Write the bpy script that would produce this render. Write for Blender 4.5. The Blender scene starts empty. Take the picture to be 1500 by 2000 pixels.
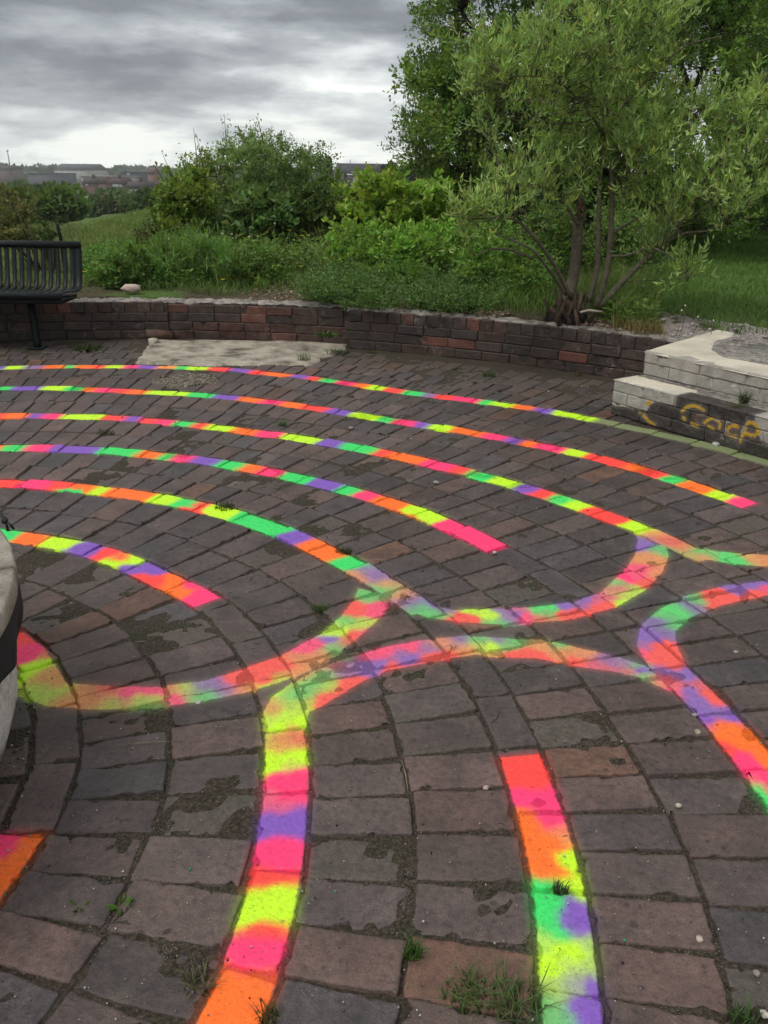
import bpy, math, random
import numpy as np
from mathutils import Matrix, Vector
random.seed(7); RNG = np.random.default_rng(7)
sc = bpy.context.scene; C = sc.collection
R_ = math.radians

# ------------------------------------------------------------------ camera
FPX, TILT, ROLL, HCAM = 1618.12, .3889, .0122, 1.3256
ct, st = math.cos(TILT), math.sin(TILT)
_r = np.array([1, 0, 0.]); FW = np.array([0, ct, -st]); _u = np.array([0, st, ct])
RT = math.cos(ROLL)*_r + math.sin(ROLL)*_u; UP = -math.sin(ROLL)*_r + math.cos(ROLL)*_u
cam = bpy.data.cameras.new('camera'); camo = bpy.data.objects.new('camera', cam); C.objects.link(camo)
camo.matrix_world = Matrix(((RT[0], UP[0], -FW[0], 0), (RT[1], UP[1], -FW[1], 0), (RT[2], UP[2], -FW[2], HCAM), (0, 0, 0, 1)))
cam.sensor_fit = 'VERTICAL'; cam.sensor_height = 24; cam.lens = FPX/2000*24
cam.clip_start = .05; cam.clip_end = 6000
sc.camera = camo

# ------------------------------------------------------------------ sky and sun
SUN_EL, SUN_AZ = R_(56), R_(-125)      # azimuth from +Y towards +X
W = bpy.data.worlds.new('World'); sc.world = W; W.use_nodes = True
nt = W.node_tree; nt.nodes.clear()
def N(t, typ, **kw):
    n = t.nodes.new(typ)
    for k, v in kw.items():
        if k.startswith('i_'):
            key = k[2:]
            key = int(key) if key.isdigit() else key.replace('_', ' ')
            n.inputs[key].default_value = v
        else: setattr(n, k, v)
    return n
def L(t, a, b): t.links.new(a, b)
def ramp(t, fac, stops, interp='LINEAR'):
    n = t.nodes.new('ShaderNodeValToRGB'); cr = n.color_ramp; cr.interpolation = interp
    while len(cr.elements) < len(stops): cr.elements.new(.5)
    for e, (p, c) in zip(cr.elements, stops):
        e.position = p; e.color = (c, c, c, 1) if not hasattr(c, '__len__') else (*c, 1)
    if fac is not None: L(t, fac, n.inputs[0])
    return n
def math_(t, op, a, b=None, clamp=False):
    n = t.nodes.new('ShaderNodeMath'); n.operation = op; n.use_clamp = clamp
    for i, x in enumerate((a, b)):
        if x is None: continue
        if isinstance(x, (int, float)): n.inputs[i].default_value = x
        else: L(t, x, n.inputs[i])
    return n.outputs[0]
def mixc(t, fac, a, b, mode='MIX'):
    n = t.nodes.new('ShaderNodeMix'); n.data_type = 'RGBA'; n.blend_type = mode
    for i, x in ((0, fac), (6, a), (7, b)):
        if isinstance(x, (int, float)): n.inputs[i].default_value = x if i == 0 else (x, x, x, 1)
        elif isinstance(x, tuple): n.inputs[i].default_value = (*x[:3], 1)
        else: L(t, x, n.inputs[i])
    return n.outputs[2]
out = N(nt, 'ShaderNodeOutputWorld'); bg = N(nt, 'ShaderNodeBackground'); bg2 = N(nt, 'ShaderNodeBackground'); add = N(nt, 'ShaderNodeAddShader')
sky = N(nt, 'ShaderNodeTexSky', sky_type='NISHITA', sun_disc=False, sun_elevation=SUN_EL, sun_rotation=SUN_AZ, air_density=1, dust_density=4)
L(nt, sky.outputs[0], bg.inputs[0]); bg.inputs[1].default_value = .05
mixs = N(nt, 'ShaderNodeMixShader')
tc = N(nt, 'ShaderNodeTexCoord'); sep = N(nt, 'ShaderNodeSeparateXYZ'); L(nt, tc.outputs['Generated'], sep.inputs[0])
zc = math_(nt, 'MAXIMUM', sep.outputs[2], 0.0)
den = math_(nt, 'ADD', zc, .055)
px_ = math_(nt, 'DIVIDE', sep.outputs[0], den); py_ = math_(nt, 'DIVIDE', sep.outputs[1], den)
cmb = N(nt, 'ShaderNodeCombineXYZ'); L(nt, px_, cmb.inputs[0]); L(nt, py_, cmb.inputs[1]); cmb.inputs[2].default_value = 3.1
n1 = N(nt, 'ShaderNodeTexNoise', i_Scale=.42, i_Detail=7., i_Roughness=.5, i_Distortion=.1); L(nt, cmb.outputs[0], n1.inputs['Vector'])
mp = N(nt, 'ShaderNodeMapping', i_Scale=(1, .55, 1), i_Location=(4.3, 1.7, 0)); L(nt, cmb.outputs[0], mp.inputs[0])
n2 = N(nt, 'ShaderNodeTexNoise', i_Scale=.9, i_Detail=6., i_Roughness=.6, i_Distortion=.4); L(nt, mp.outputs[0], n2.inputs['Vector'])
mp3 = N(nt, 'ShaderNodeMapping', i_Scale=(4.2, 4.2, 19), i_Location=(.6, .2, .35)); L(nt, tc.outputs['Generated'], mp3.inputs[0])
n3 = N(nt, 'ShaderNodeTexNoise', i_Scale=1.0, i_Detail=9., i_Roughness=.56, i_Distortion=.0); L(nt, mp3.outputs[0], n3.inputs['Vector'])
mp4 = N(nt, 'ShaderNodeMapping', i_Scale=(13, 13, 44)); L(nt, tc.outputs['Generated'], mp4.inputs[0])
n4 = N(nt, 'ShaderNodeTexNoise', i_Scale=1.0, i_Detail=7., i_Roughness=.6, i_Distortion=.0); L(nt, mp4.outputs[0], n4.inputs['Vector'])
nn = math_(nt, 'ADD', math_(nt, 'ADD', math_(nt, 'MULTIPLY', n1.outputs[0], .06), math_(nt, 'MULTIPLY', n4.outputs[0], .20)), math_(nt, 'ADD', math_(nt, 'MULTIPLY', n2.outputs[0], .06), math_(nt, 'MULTIPLY', n3.outputs[0], .68)))
# cloud cover is brightest in the breaks low over the horizon, darker under the cloud base
base = ramp(nt, zc, [(0, .97), (.035, .90), (.06, .66), (.09, .42), (.15, .27), (.30, .42), (.6, .72), (1, .80)])
dev = math_(nt, 'MULTIPLY', math_(nt, 'SUBTRACT', nn, .5), 3.0)
lum = math_(nt, 'ADD', base.outputs[0], dev, clamp=True)
ccol = ramp(nt, lum, [(0, (.092, .103, .116)), (.3, (.150, .164, .180)), (.6, (.295, .315, .33)), (.85, (.54, .565, .56)), (1, (.75, .77, .72))])
L(nt, ccol.outputs[0], bg2.inputs[0]); bg2.inputs[1].default_value = 1.28
mixs.inputs[0].default_value = .93
L(nt, bg.outputs[0], mixs.inputs[1]); L(nt, bg2.outputs[0], mixs.inputs[2]); L(nt, mixs.outputs[0], out.inputs[0])

sd_ = bpy.data.lights.new('sun', 'SUN'); sd_.energy = 1.5; sd_.angle = R_(28); sd_.color = (1, .97, .92)
so = bpy.data.objects.new('sun', sd_); C.objects.link(so)
sdir = Vector((math.sin(SUN_AZ)*math.cos(SUN_EL), math.cos(SUN_AZ)*math.cos(SUN_EL), math.sin(SUN_EL)))
so.rotation_euler = sdir.to_track_quat('Z', 'Y').to_euler(); so.location = sdir*40
sc.view_settings.view_transform = 'Standard'; sc.view_settings.look = 'None'
sc.view_settings.exposure = .52; sc.view_settings.gamma = 1; sc.view_settings.use_curve_mapping = False
sc.render.resolution_x = 768; sc.render.resolution_y = 1024

# ------------------------------------------------------------------ helpers
def ray(u, v): return ((u-750)/FPX)*RT + ((1000-v)/FPX)*UP + FW
def G(u, v, Z=0.):
    d = ray(u, v); s = (Z-HCAM)/d[2]; return np.array([d[0]*s, d[1]*s])
def at(u, v, Y):
    d = ray(u, v); s = Y/d[1]; return np.array([d[0]*s, d[1]*s, HCAM+d[2]*s])
def proj(P):
    P = np.asarray(P, float); q = P-np.array([0, 0, HCAM]); z = q@FW
    z = np.where(z < .05, .05, z)
    return 750+FPX*(q@RT)/z, 1000-FPX*(q@UP)/z, q@FW
def hash01(a, b=0, c=0):
    x = np.sin(np.asarray(a)*12.9898+np.asarray(b)*78.233+np.asarray(c)*37.719)*43758.5453
    return x-np.floor(x)
def vnoise(x, y, s=0):
    xi, yi = np.floor(x), np.floor(y); fx, fy = x-xi, y-yi
    fx = fx*fx*(3-2*fx); fy = fy*fy*(3-2*fy)
    a = hash01(xi, yi, s); b = hash01(xi+1, yi, s); c = hash01(xi, yi+1, s); d = hash01(xi+1, yi+1, s)
    return (a*(1-fx)+b*fx)*(1-fy)+(c*(1-fx)+d*fx)*fy
def fbm(x, y, s=0, o=4):
    t = 0; a = .5; n = 0
    for i in range(o): t = t+a*vnoise(x*2**i, y*2**i, s+i*7.3); n += a; a *= .5
    return t/n
def mk(name, V, F, mat=None, parent=None, smooth=False, attrs=None, loc=None, **props):
    """V (n,3); F list of (m,3)/(m,4) int arrays or list of polygons"""
    V = np.asarray(V, np.float32)
    me = bpy.data.meshes.new(name)
    if loc is not None: V = V-np.asarray(loc, np.float32)
    if isinstance(F, np.ndarray): F = [F]
    if len(F) and isinstance(F[0], np.ndarray) and F[0].ndim == 2:
        loops = np.concatenate([f.reshape(-1) for f in F]).astype(np.int32)
        sizes = np.concatenate([np.full(len(f), f.shape[1]) for f in F]).astype(np.int32)
    else:
        loops = np.array([i for f in F for i in f], np.int32); sizes = np.array([len(f) for f in F], np.int32)
    me.vertices.add(len(V)); me.vertices.foreach_set('co', V.reshape(-1))
    me.loops.add(len(loops)); me.loops.foreach_set('vertex_index', loops)
    me.polygons.add(len(sizes)); me.polygons.foreach_set('loop_start', np.concatenate([[0], np.cumsum(sizes)[:-1]]).astype(np.int32))
    me.polygons.foreach_set('loop_total', sizes)
    if smooth: me.polygons.foreach_set('use_smooth', np.ones(len(sizes), bool))
    for k, a in (attrs or {}).items():
        a = np.asarray(a, np.float32)
        if a.ndim == 1:
            at_ = me.attributes.new(k, 'FLOAT', 'POINT'); at_.data.foreach_set('value', a)
        else:
            at_ = me.attributes.new(k, 'FLOAT_COLOR', 'POINT')
            c4 = np.concatenate([a, np.ones((len(a), 1), np.float32)], 1); at_.data.foreach_set('color', c4.reshape(-1))
    me.update(calc_edges=True)
    if mat: me.materials.append(mat)
    o = bpy.data.objects.new(name, me); C.objects.link(o)
    if loc is not None: o.location = loc
    if parent: 
        o.parent = parent; o.matrix_parent_inverse = parent.matrix_world.inverted() if False else Matrix.Translation(-Vector(parent.location))
    for k, v in props.items(): o[k] = v
    return o
def thing(name, label, cat, loc=(0, 0, 0), group=None, **kw):
    o = bpy.data.objects.new(name, None); C.objects.link(o); o.location = tuple(float(x) for x in loc); o.empty_display_size = .1
    o['label'] = label; o['category'] = cat; o['kind'] = 'thing'
    if group: o['group'] = group
    for k, v in kw.items(): o[k] = v
    return o
class MB:
    """collects shapes into one mesh"""
    def __init__(s): s.V = []; s.F = []; s.n = 0; s.A = []
    def add(s, V, F, a=None):
        V = np.asarray(V, float); s.V.append(V); s.F += [tuple(int(i)+s.n for i in f) for f in F]; s.n += len(V)
        if a is not None: s.A.append(np.full((len(V), len(a)), a) if np.ndim(a) == 1 else a)
    def box(s, c, sz, rot=0, tilt=0, a=None, jit=0):
        v = np.array([[x, y, z] for x in (-.5, .5) for y in (-.5, .5) for z in (-.5, .5)])*np.array(sz)
        if jit: v = v+RNG.normal(0, jit, v.shape)
        if tilt: 
            cy, sy = math.cos(tilt), math.sin(tilt); v = v@np.array([[cy, 0, -sy], [0, 1, 0], [sy, 0, cy]])
        cz, sz_ = math.cos(rot), math.sin(rot); v = v@np.array([[cz, sz_, 0], [-sz_, cz, 0], [0, 0, 1]])
        s.add(v+np.array(c), [(0, 1, 3, 2), (4, 6, 7, 5), (0, 4, 5, 1), (2, 3, 7, 6), (0, 2, 6, 4), (1, 5, 7, 3)], a)
    def tube(s, pts, rad, n=6, a=None, cap=True):
        pts = np.asarray(pts, float); rad = np.broadcast_to(rad, len(pts)); rings = []
        t = np.gradient(pts, axis=0); t /= np.linalg.norm(t, axis=1)[:, None]+1e-9
        ref = np.array([0, 0, 1.]) if abs(t[0][2]) < .9 else np.array([1., 0, 0])
        for i in range(len(pts)):
            x = np.cross(t[i], ref); x /= np.linalg.norm(x)+1e-9; y = np.cross(t[i], x)
            ang = np.arange(n)*2*math.pi/n
            rings.append(pts[i]+rad[i]*(np.cos(ang)[:, None]*x+np.sin(ang)[:, None]*y))
        F = [(i*n+j, i*n+(j+1) % n, (i+1)*n+(j+1) % n, (i+1)*n+j) for i in range(len(pts)-1) for j in range(n)]
        if cap: F += [tuple(range(n))[::-1], tuple((len(pts)-1)*n+j for j in range(n))]
        s.add(np.concatenate(rings), F, a)
    def build(s, name, mat, parent=None, smooth=False, attr=None, **kw):
        at_ = {attr: np.concatenate(s.A)} if attr and s.A else None
        return mk(name, np.concatenate(s.V), s.F, mat, parent, smooth, at_, **kw)

# ------------------------------------------------------------------ materials
def new_mat(name):
    m = bpy.data.materials.new(name); m.use_nodes = True; t = m.node_tree
    b = t.nodes['Principled BSDF']; b.inputs['Roughness'].default_value = .85
    b.inputs['Specular IOR Level'].default_value = .35
    return m, t, b
def pos(t): return N(t, 'ShaderNodeNewGeometry').outputs['Position']
def noise(t, vec, scale, det=4., rough=.55, dist=0.):
    n = N(t, 'ShaderNodeTexNoise', i_Scale=scale, i_Detail=det, i_Roughness=rough, i_Distortion=dist); L(t, vec, n.inputs['Vector']); return n.outputs[0]
def attr(t, nm, color=False):
    n = N(t, 'ShaderNodeAttribute', attribute_name=nm); return n.outputs['Color'] if color else n.outputs['Fac']
def bump(t, b, h, strength=.5, dist=.003):
    n = N(t, 'ShaderNodeBump', i_Strength=strength, i_Distance=dist); L(t, h, n.inputs['Height']); L(t, n.outputs[0], b.inputs['Normal']); return n
def paint_layer(t, p, col, noise_amp=.006, pits=None):
    """spray paint: sharp-ish edge, faint overspray halo, worn specks; returns colour and mask"""
    pm = attr(t, 'pm'); pcv = attr(t, 'pc'); pcol = attr(t, 'paint', True)
    e = math_(t, 'ADD', pm, math_(t, 'MULTIPLY', math_(t, 'SUBTRACT', noise(t, p, 60., 3.), .5), noise_amp*2))
    mr = N(t, 'ShaderNodeMapRange', interpolation_type='SMOOTHSTEP'); L(t, e, mr.inputs[0])
    mr.inputs[1].default_value = .004; mr.inputs[2].default_value = -.0045; mr.inputs[3].default_value = 0; mr.inputs[4].default_value = 1
    # wear lets the brick through where coverage is low
    wn = noise(t, p, 170., 5., .7); wn2 = noise(t, p, 22., 4., .6)
    wmix = math_(t, 'ADD', math_(t, 'MULTIPLY', wn, .6), math_(t, 'MULTIPLY', wn2, .4))
    mr2 = N(t, 'ShaderNodeMapRange'); L(t, math_(t, 'SUBTRACT', math_(t, 'ADD', pcv, .0), math_(t, 'MULTIPLY', wmix, .62)), mr2.inputs[0])
    mr2.inputs[1].default_value = .16; mr2.inputs[2].default_value = .58; mr2.inputs[3].default_value = .12; mr2.inputs[4].default_value = 1
    m = math_(t, 'MULTIPLY', mr.outputs[0], mr2.outputs[0])
    halo = N(t, 'ShaderNodeMapRange'); L(t, e, halo.inputs[0]); halo.inputs[1].default_value = .034; halo.inputs[2].default_value = 0
    hl = math_(t, 'MULTIPLY', math_(t, 'POWER', halo.outputs[0], 2.2), math_(t, 'MULTIPLY', pcv, .26))
    m = math_(t, 'MAXIMUM', m, hl)
    pn = noise(t, p, 75., 5., .7); pcol = mixc(t, 1., pcol, ramp(t, pn, [(.3, .70), (.5, .96), (.7, 1.04)]).outputs[0], 'MULTIPLY')
    pits = ramp(t, noise(t, p, 210., 3., .6), [(.30, .9), (.37, 0.)]).outputs[0]; m = math_(t, 'MULTIPLY', m, math_(t, 'SUBTRACT', 1., math_(t, 'MULTIPLY', pits, .75)))
    scuff = math_(t, 'MULTIPLY', ramp(t, noise(t, p, 34., 6., .75), [(.60, 0.), (.68, .8)]).outputs[0], ramp(t, noise(t, p, 5., 2.), [(.48, 0.), (.6, 1.)]).outputs[0]); m = math_(t, 'MULTIPLY', m, math_(t, 'SUBTRACT', 1., math_(t, 'MULTIPLY', scuff, .6)))
    return mixc(t, m, col, pcol), m

def make_brick_mat(name, wall=False):
    m, t, b = new_mat(name); p = pos(t)
    tint = attr(t, 'tint', True); dirt = attr(t, 'dirt')
    n_a = noise(t, p, 9., 5., .6); n_b = noise(t, p, 55., 5., .65); n_c = noise(t, p, 240., 3., .6)
    sh = ramp(t, n_a, [(.25, .62), (.5, .98), (.75, 1.3)])
    c = mixc(t, 1., tint, sh.outputs[0], 'MULTIPLY')
    c = mixc(t, 1., c, ramp(t, n_b, [(.28, .55), (.5, 1.), (.74, 1.32)]).outputs[0], 'MULTIPLY')
    c = mixc(t, 1., c, ramp(t, n_c, [(.3, .72), (.7, 1.2)]).outputs[0], 'MULTIPLY')
    st = ramp(t, noise(t, p, 3.4, 5., .65, .6), [(.50, 0.), (.64, 1.)]).outputs[0]
    c = mixc(t, math_(t, 'MULTIPLY', st, .42 if not wall else .2), c, (.020, .017, .016))
    bl = ramp(t, noise(t, p, 6.3, 5., .7, .4), [(.58, 0.), (.72, 1.)]).outputs[0]
    c = mixc(t, math_(t, 'MULTIPLY', bl, .28), c, (.21, .165, .135))
    # dark spots, old stains and fine pale specks
    v1 = N(t, 'ShaderNodeTexVoronoi', i_Scale=34.); 
    wv = N(t, 'ShaderNodeVectorMath', operation='ADD'); sc_ = N(t, 'ShaderNodeVectorMath', operation='SCALE'); sc_.inputs['Scale'].default_value = .02
    nc = N(t, 'ShaderNodeTexNoise', i_Scale=40.); L(t, p, nc.inputs['Vector']); L(t, nc.outputs['Color'], sc_.inputs[0]); L(t, p, wv.inputs[0]); L(t, sc_.outputs[0], wv.inputs[1])
    L(t, wv.outputs[0], v1.inputs['Vector'])
    spot = math_(t, 'MULTIPLY', ramp(t, v1.outputs['Distance'], [(.12, 1.), (.26, 0.)]).outputs[0], ramp(t, noise(t, p, 4.5, 2.), [(.5, 0.), (.62, 1.)]).outputs[0])
    c = mixc(t, math_(t, 'MULTIPLY', spot, .55), c, (.012, .011, .010))
    v2 = N(t, 'ShaderNodeTexVoronoi', i_Scale=95.); L(t, wv.outputs[0], v2.inputs['Vector'])
    sp2 = math_(t, 'MULTIPLY', ramp(t, v2.outputs['Distance'], [(.08, 1.), (.15, 0.)]).outputs[0], ramp(t, noise(t, p, 13., 2.), [(.54, 0.), (.6, 1.)]).outputs[0])
    c = mixc(t, math_(t, 'MULTIPLY', sp2, .5), c, (.30, .28, .24))
    # hairline cracks
    v3 = N(t, 'ShaderNodeTexVoronoi', feature='DISTANCE_TO_EDGE', i_Scale=6.); L(t, wv.outputs[0], v3.inputs['Vector'])
    ck = math_(t, 'MULTIPLY', ramp(t, v3.outputs[0], [(.003, 1.), (.013, 0.)]).outputs[0], ramp(t, noise(t, p, 3.1, 3.), [(.60, 0.), (.66, 1.)]).outputs[0])
    c = mixc(t, math_(t, 'MULTIPLY', ck, .7), c, (.012, .011, .01))
    # dirt film
    dn = noise(t, p, 26., 6., .7)
    dm = ramp(t, math_(t, 'SUBTRACT', math_(t, 'ADD', dirt, math_(t, 'MULTIPLY', dn, .9)), .45), [(.28, 0.), (.95, .9)])
    soil = ramp(t, noise(t, p, 80., 6., .7), [(.3, (.034, .026, .022)), (.5, (.072, .056, .046)), (.72, (.13, .105, .085))])
    c = mixc(t, dm.outputs[0], c, soil.outputs[0])
    if not wall:
        mo = math_(t, 'MULTIPLY', dm.outputs[0], ramp(t, noise(t, p, 15., 3.), [(.52, 0.), (.66, .8)]).outputs[0])
        c = mixc(t, math_(t, 'MULTIPLY', mo, .5), c, (.035, .042, .018))
    col, pmask = paint_layer(t, p, c)
    if wall:   # soot and lime bloom
        c2 = math_(t, 'MULTIPLY', ramp(t, noise(t, p, 18., 6., .75), [(.56, 0.), (.70, 1.)]).outputs[0], math_(t, 'MULTIPLY', ramp(t, noise(t, p, 2.2, 2.), [(.42, .1), (.62, 1.)]).outputs[0], .6))
        col = mixc(t, c2, col, (.25, .235, .2))
    L(t, col, b.inputs['Base Color'])
    rr = ramp(t, n_b, [(.3, .50), (.7, .75)]); L(t, rr.outputs[0], b.inputs['Roughness'])
    b.inputs['Specular IOR Level'].default_value = .5
    h = math_(t, 'ADD', math_(t, 'ADD', math_(t, 'MULTIPLY', n_b, 1.), math_(t, 'MULTIPLY', n_c, .35)), math_(t, 'ADD', math_(t, 'MULTIPLY', ck, -.8), math_(t, 'ADD', math_(t, 'MULTIPLY', n_a, 1.2), math_(t, 'MULTIPLY', dm.outputs[0], .5))))
    h = math_(t, 'ADD', h, math_(t, 'MULTIPLY', math_(t, 'MULTIPLY', spot, -.3), 1.))
    bump(t, b, h, .95, .0045)
    return m
M_BRICK = make_brick_mat('pavement_brick'); M_WBRICK = make_brick_mat('wall_brick', True)

def make_bed():
    m, t, b = new_mat('joint_soil'); p = pos(t)
    a = noise(t, p, 7., 4., .6); f = noise(t, p, 130., 6., .75)
    c = ramp(t, f, [(.30, (.012, .010, .008)), (.45, (.038, .030, .023)), (.60, (.080, .065, .050)), (.76, (.17, .15, .12))]).outputs[0]
    c = mixc(t, ramp(t, a, [(.54, 0.), (.72, .6)]).outputs[0], c, ramp(t, f, [(.3, (.012, .018, .005)), (.7, (.05, .068, .02))]).outputs[0])
    v2 = N(t, 'ShaderNodeTexVoronoi', i_Scale=210.); L(t, p, v2.inputs['Vector'])
    s = math_(t, 'MULTIPLY', ramp(t, v2.outputs['Distance'], [(.16, 1.), (.26, 0.)]).outputs[0], ramp(t, noise(t, p, 11., 3.), [(.5, 0.), (.6, 1.)]).outputs[0])
    c = mixc(t, s, c, (.34, .32, .28))
    c, _m = paint_layer(t, p, c, .012)
    L(t, c, b.inputs['Base Color']); b.inputs['Roughness'].default_value = .95; b.inputs['Specular IOR Level'].default_value = .15
    bump(t, b, math_(t, 'ADD', f, math_(t, 'MULTIPLY', s, .6)), 1., .006)
    return m
M_BED = make_bed()

def simple(name, stops, scale=8., det=6., rough=.85, bs=.4, bd=.004, spec=.3, dist=0., scale2=None):
    m, t, b = new_mat(name); p = pos(t); n = noise(t, p, scale, det, .62, dist)
    c = ramp(t, n, stops).outputs[0]
    n2 = noise(t, p, scale2 or scale*9, 4., .65)
    c = mixc(t, 1., c, ramp(t, n2, [(.3, .72), (.7, 1.2)]).outputs[0], 'MULTIPLY')
    L(t, c, b.inputs['Base Color']); b.inputs['Roughness'].default_value = rough; b.inputs['Specular IOR Level'].default_value = spec
    bump(t, b, math_(t, 'ADD', n, math_(t, 'MULTIPLY', n2, .6)), bs, bd); return m
def leaf_mat(name, trans=.42, rough=.55, spec=.3):
    m = bpy.data.materials.new(name); m.use_nodes = True; t = m.node_tree; t.nodes.clear()
    o = N(t, 'ShaderNodeOutputMaterial'); b = N(t, 'ShaderNodeBsdfPrincipled'); tr = N(t, 'ShaderNodeBsdfTranslucent'); mx = N(t, 'ShaderNodeMixShader')
    c = attr(t, 'col', True); p = pos(t)
    c = mixc(t, 1., c, ramp(t, noise(t, p, 3., 3.), [(.3, .8), (.7, 1.15)]).outputs[0], 'MULTIPLY')
    L(t, c, b.inputs['Base Color']); b.inputs['Roughness'].default_value = rough; b.inputs['Specular IOR Level'].default_value = spec
    L(t, mixc(t, 1., c, (1.25, 1.35, .7), 'MULTIPLY'), tr.inputs[0]); mx.inputs[0].default_value = trans
    L(t, b.outputs[0], mx.inputs[1]); L(t, tr.outputs[0], mx.inputs[2]); L(t, mx.outputs[0], o.inputs[0]); return m
M_LEAF = leaf_mat('leaves'); M_GRASS = leaf_mat('grass_blades', .3, .6, .25)
def col_mat(name, rough=.8, spec=.3, bs=.5, bd=.004, sc1=30.):
    m, t, b = new_mat(name); p = pos(t); n = noise(t, p, sc1, 5., .65); n2 = noise(t, p, sc1*.22, 4.)
    c = mixc(t, 1., attr(t, 'col', True), ramp(t, n, [(.28, .55), (.72, 1.35)]).outputs[0], 'MULTIPLY')
    c = mixc(t, 1., c, ramp(t, n2, [(.3, .75), (.7, 1.2)]).outputs[0], 'MULTIPLY')
    L(t, c, b.inputs['Base Color']); b.inputs['Roughness'].default_value = rough; b.inputs['Specular IOR Level'].default_value = spec
    bump(t, b, n, bs, bd); return m
M_BARK = col_mat('bark', .9, .2, .8, .008, 45.)
M_STONE = col_mat('stone_chips', .85, .3, .5, .003, 90.)
M_FAR = col_mat('far_masonry', .9, .2, .2, .02, 1.5)

# ------------------------------------------------------------------ the labyrinth rings
CX, CY, R0, PIT = -1.7512, 1.387, .9804, .568
HW = .052
obsA = [(0,718),(100,717),(200,716),(300,716),(400,718),(500,726),(600,738),(700,752),(800,768),(900,779),(1000,794),(1130,812),(1143,817),(1290,848),(1500,903)]
obsB = [(0,758),(100,758),(200,761),(300,766),(400,771),(500,781),(600,795),(700,812),(800,828),(900,842),(1000,860),(1120,883),(1240,910),(1360,952),(1460,985)]
obsC = [(0,812),(100,813),(200,815),(300,822),(400,832),(500,845),(600,858),(700,875),(800,895),(900,920),(1000,945),(1083,970),(1177,1007),(1267,1040),(1333,1067),(1383,1090)]
obsD = [(0,875),(100,876),(200,880),(300,890),(400,900),(500,918),(580,932),(667,955),(760,980),(820,1002),(867,1023),(950,1062),(1342,1333),(1415,1410),(1442,1443)]
obsE = [(0,943),(100,948),(200,960),(300,972),(400,992),(500,1020),(600,1062),(640,1080),(700,1110),(760,1150),(830,1190),(1016,1480),(1058,1600),(1091,1740),(1108,1900),(1117,2000)]
obsF = [(0,1045),(100,1058),(200,1082),(260,1105),(330,1140),(400,1170),(555,1400),(558,1500),(550,1600),(539,1700),(513,1800),(496,1880),(448,2000)]
obsG = [(40,1230),(87,1267),(127,1330),(150,1417),(137,1523),(110,1590),(82,1633),(37,1700),(0,1750)]
OBS = [obsG, obsF, obsE, obsD, obsC, obsB, obsA]
def polar(P):
    P = np.atleast_2d(P); dx, dy = P[:, 0]-CX, P[:, 1]-CY
    return np.hypot(dx, dy), np.degrees(np.arctan2(dy, dx))
RT_TAB = []
for k, ob in enumerate(OBS):
    r, th = polar(np.array([G(*q) for q in ob])); off = .05 if k == 0 else 0
    d = r-off-(R0+k*PIT); o = np.argsort(th); RT_TAB.append((th[o], d[o]))
_tg = np.arange(-75, 125, 1.0); _tab = []
for th, d in RT_TAB:
    raw = np.interp(_tg, th, d)
    K = np.exp(-.5*((_tg[:, None]-_tg[None])/3.2)**2); _tab.append((K@raw)/K.sum(1))
def Rk(k, th):
    th = np.asarray(th, float)
    if k < 0: return (R0+k*PIT)+0*th
    kk = min(k, 6); return R0+k*PIT+np.interp(th, _tg, _tab[kk])
def XY(r, th):
    a = np.radians(th); return np.stack([CX+r*np.cos(a), CY+r*np.sin(a)], -1)

# ------------------------------------------------------------------ spray paint field on the ground
PC = {'P': (1.0, .035, .17), 'R': (1.0, .055, .045), 'O': (1.0, .16, .012), 'Y': (.55, .90, .012), 'G': (.035, .68, .13), 'V': (.21, .085, .46),
      'K': (.20, .235, .105), 'L': (.98, .30, .06)}
polys = []; splP = []; splC = []
def sp(u, v, c, cov=None):
    cv = .60 if c.islower() else (.78 if (1150 < v < 1400 and 100 < u and not (u < 430 and v < 1185)) or (u > 1235 and 1040 < v < 1330) else 1.0)
    if cov is not None: cv = cov
    col = np.array(PC[c.upper()])
    if cv < .7: col = col*.70+.30*np.array([.36, .29, .22]); cv = .82
    elif cv < .9: col = col*.80+.20*np.array([.38, .29, .22]); cv = .9
    splP.append(G(u, v)); splC.append((*col, cv))
def strip(k, a, b, hw=HW):
    ta = a if np.isscalar(a) else polar(G(*a))[1][0]; tb = b if np.isscalar(b) else polar(G(*b))[1][0]
    th = np.arange(min(ta, tb), max(ta, tb), .75); th = np.append(th, max(ta, tb)); r = Rk(k, th)
    polys.append(np.concatenate([XY(r-hw, th), XY(r+hw, th)[::-1]]))
def band(up, lo): polys.append(np.array([G(*q) for q in up]+[G(*q) for q in lo[::-1]]))
strip(6, (1140, 815), 118); strip(5, (1465, 988), 118); strip(4, (1385, 1092), 118); strip(3, (985, 1068), 118)
strip(2, (835, 1195), 118); strip(1, (420, 1172), 118)
strip(3, (1330, 1328), -60); strip(2, (1012, 1475), -60); strip(1, (556, 1408), -60); strip(0, (40, 1626), -60)
strip(6, (1146, 817), 25, .047)
band([(0, 1200), (40, 1230), (87, 1267), (127, 1330)], [(0, 1345), (50, 1366), (90, 1380), (140, 1386)])
band([(122, 1334), (200, 1341), (300, 1345), (400, 1331), (500, 1298), (550, 1280), (620, 1243), (665, 1205), (690, 1172), (700, 1150)],
     [(130, 1386), (250, 1386), (330, 1383), (400, 1372), (480, 1355), (560, 1332), (640, 1292), (700, 1247), (735, 1215), (757, 1188), (762, 1165)])
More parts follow.
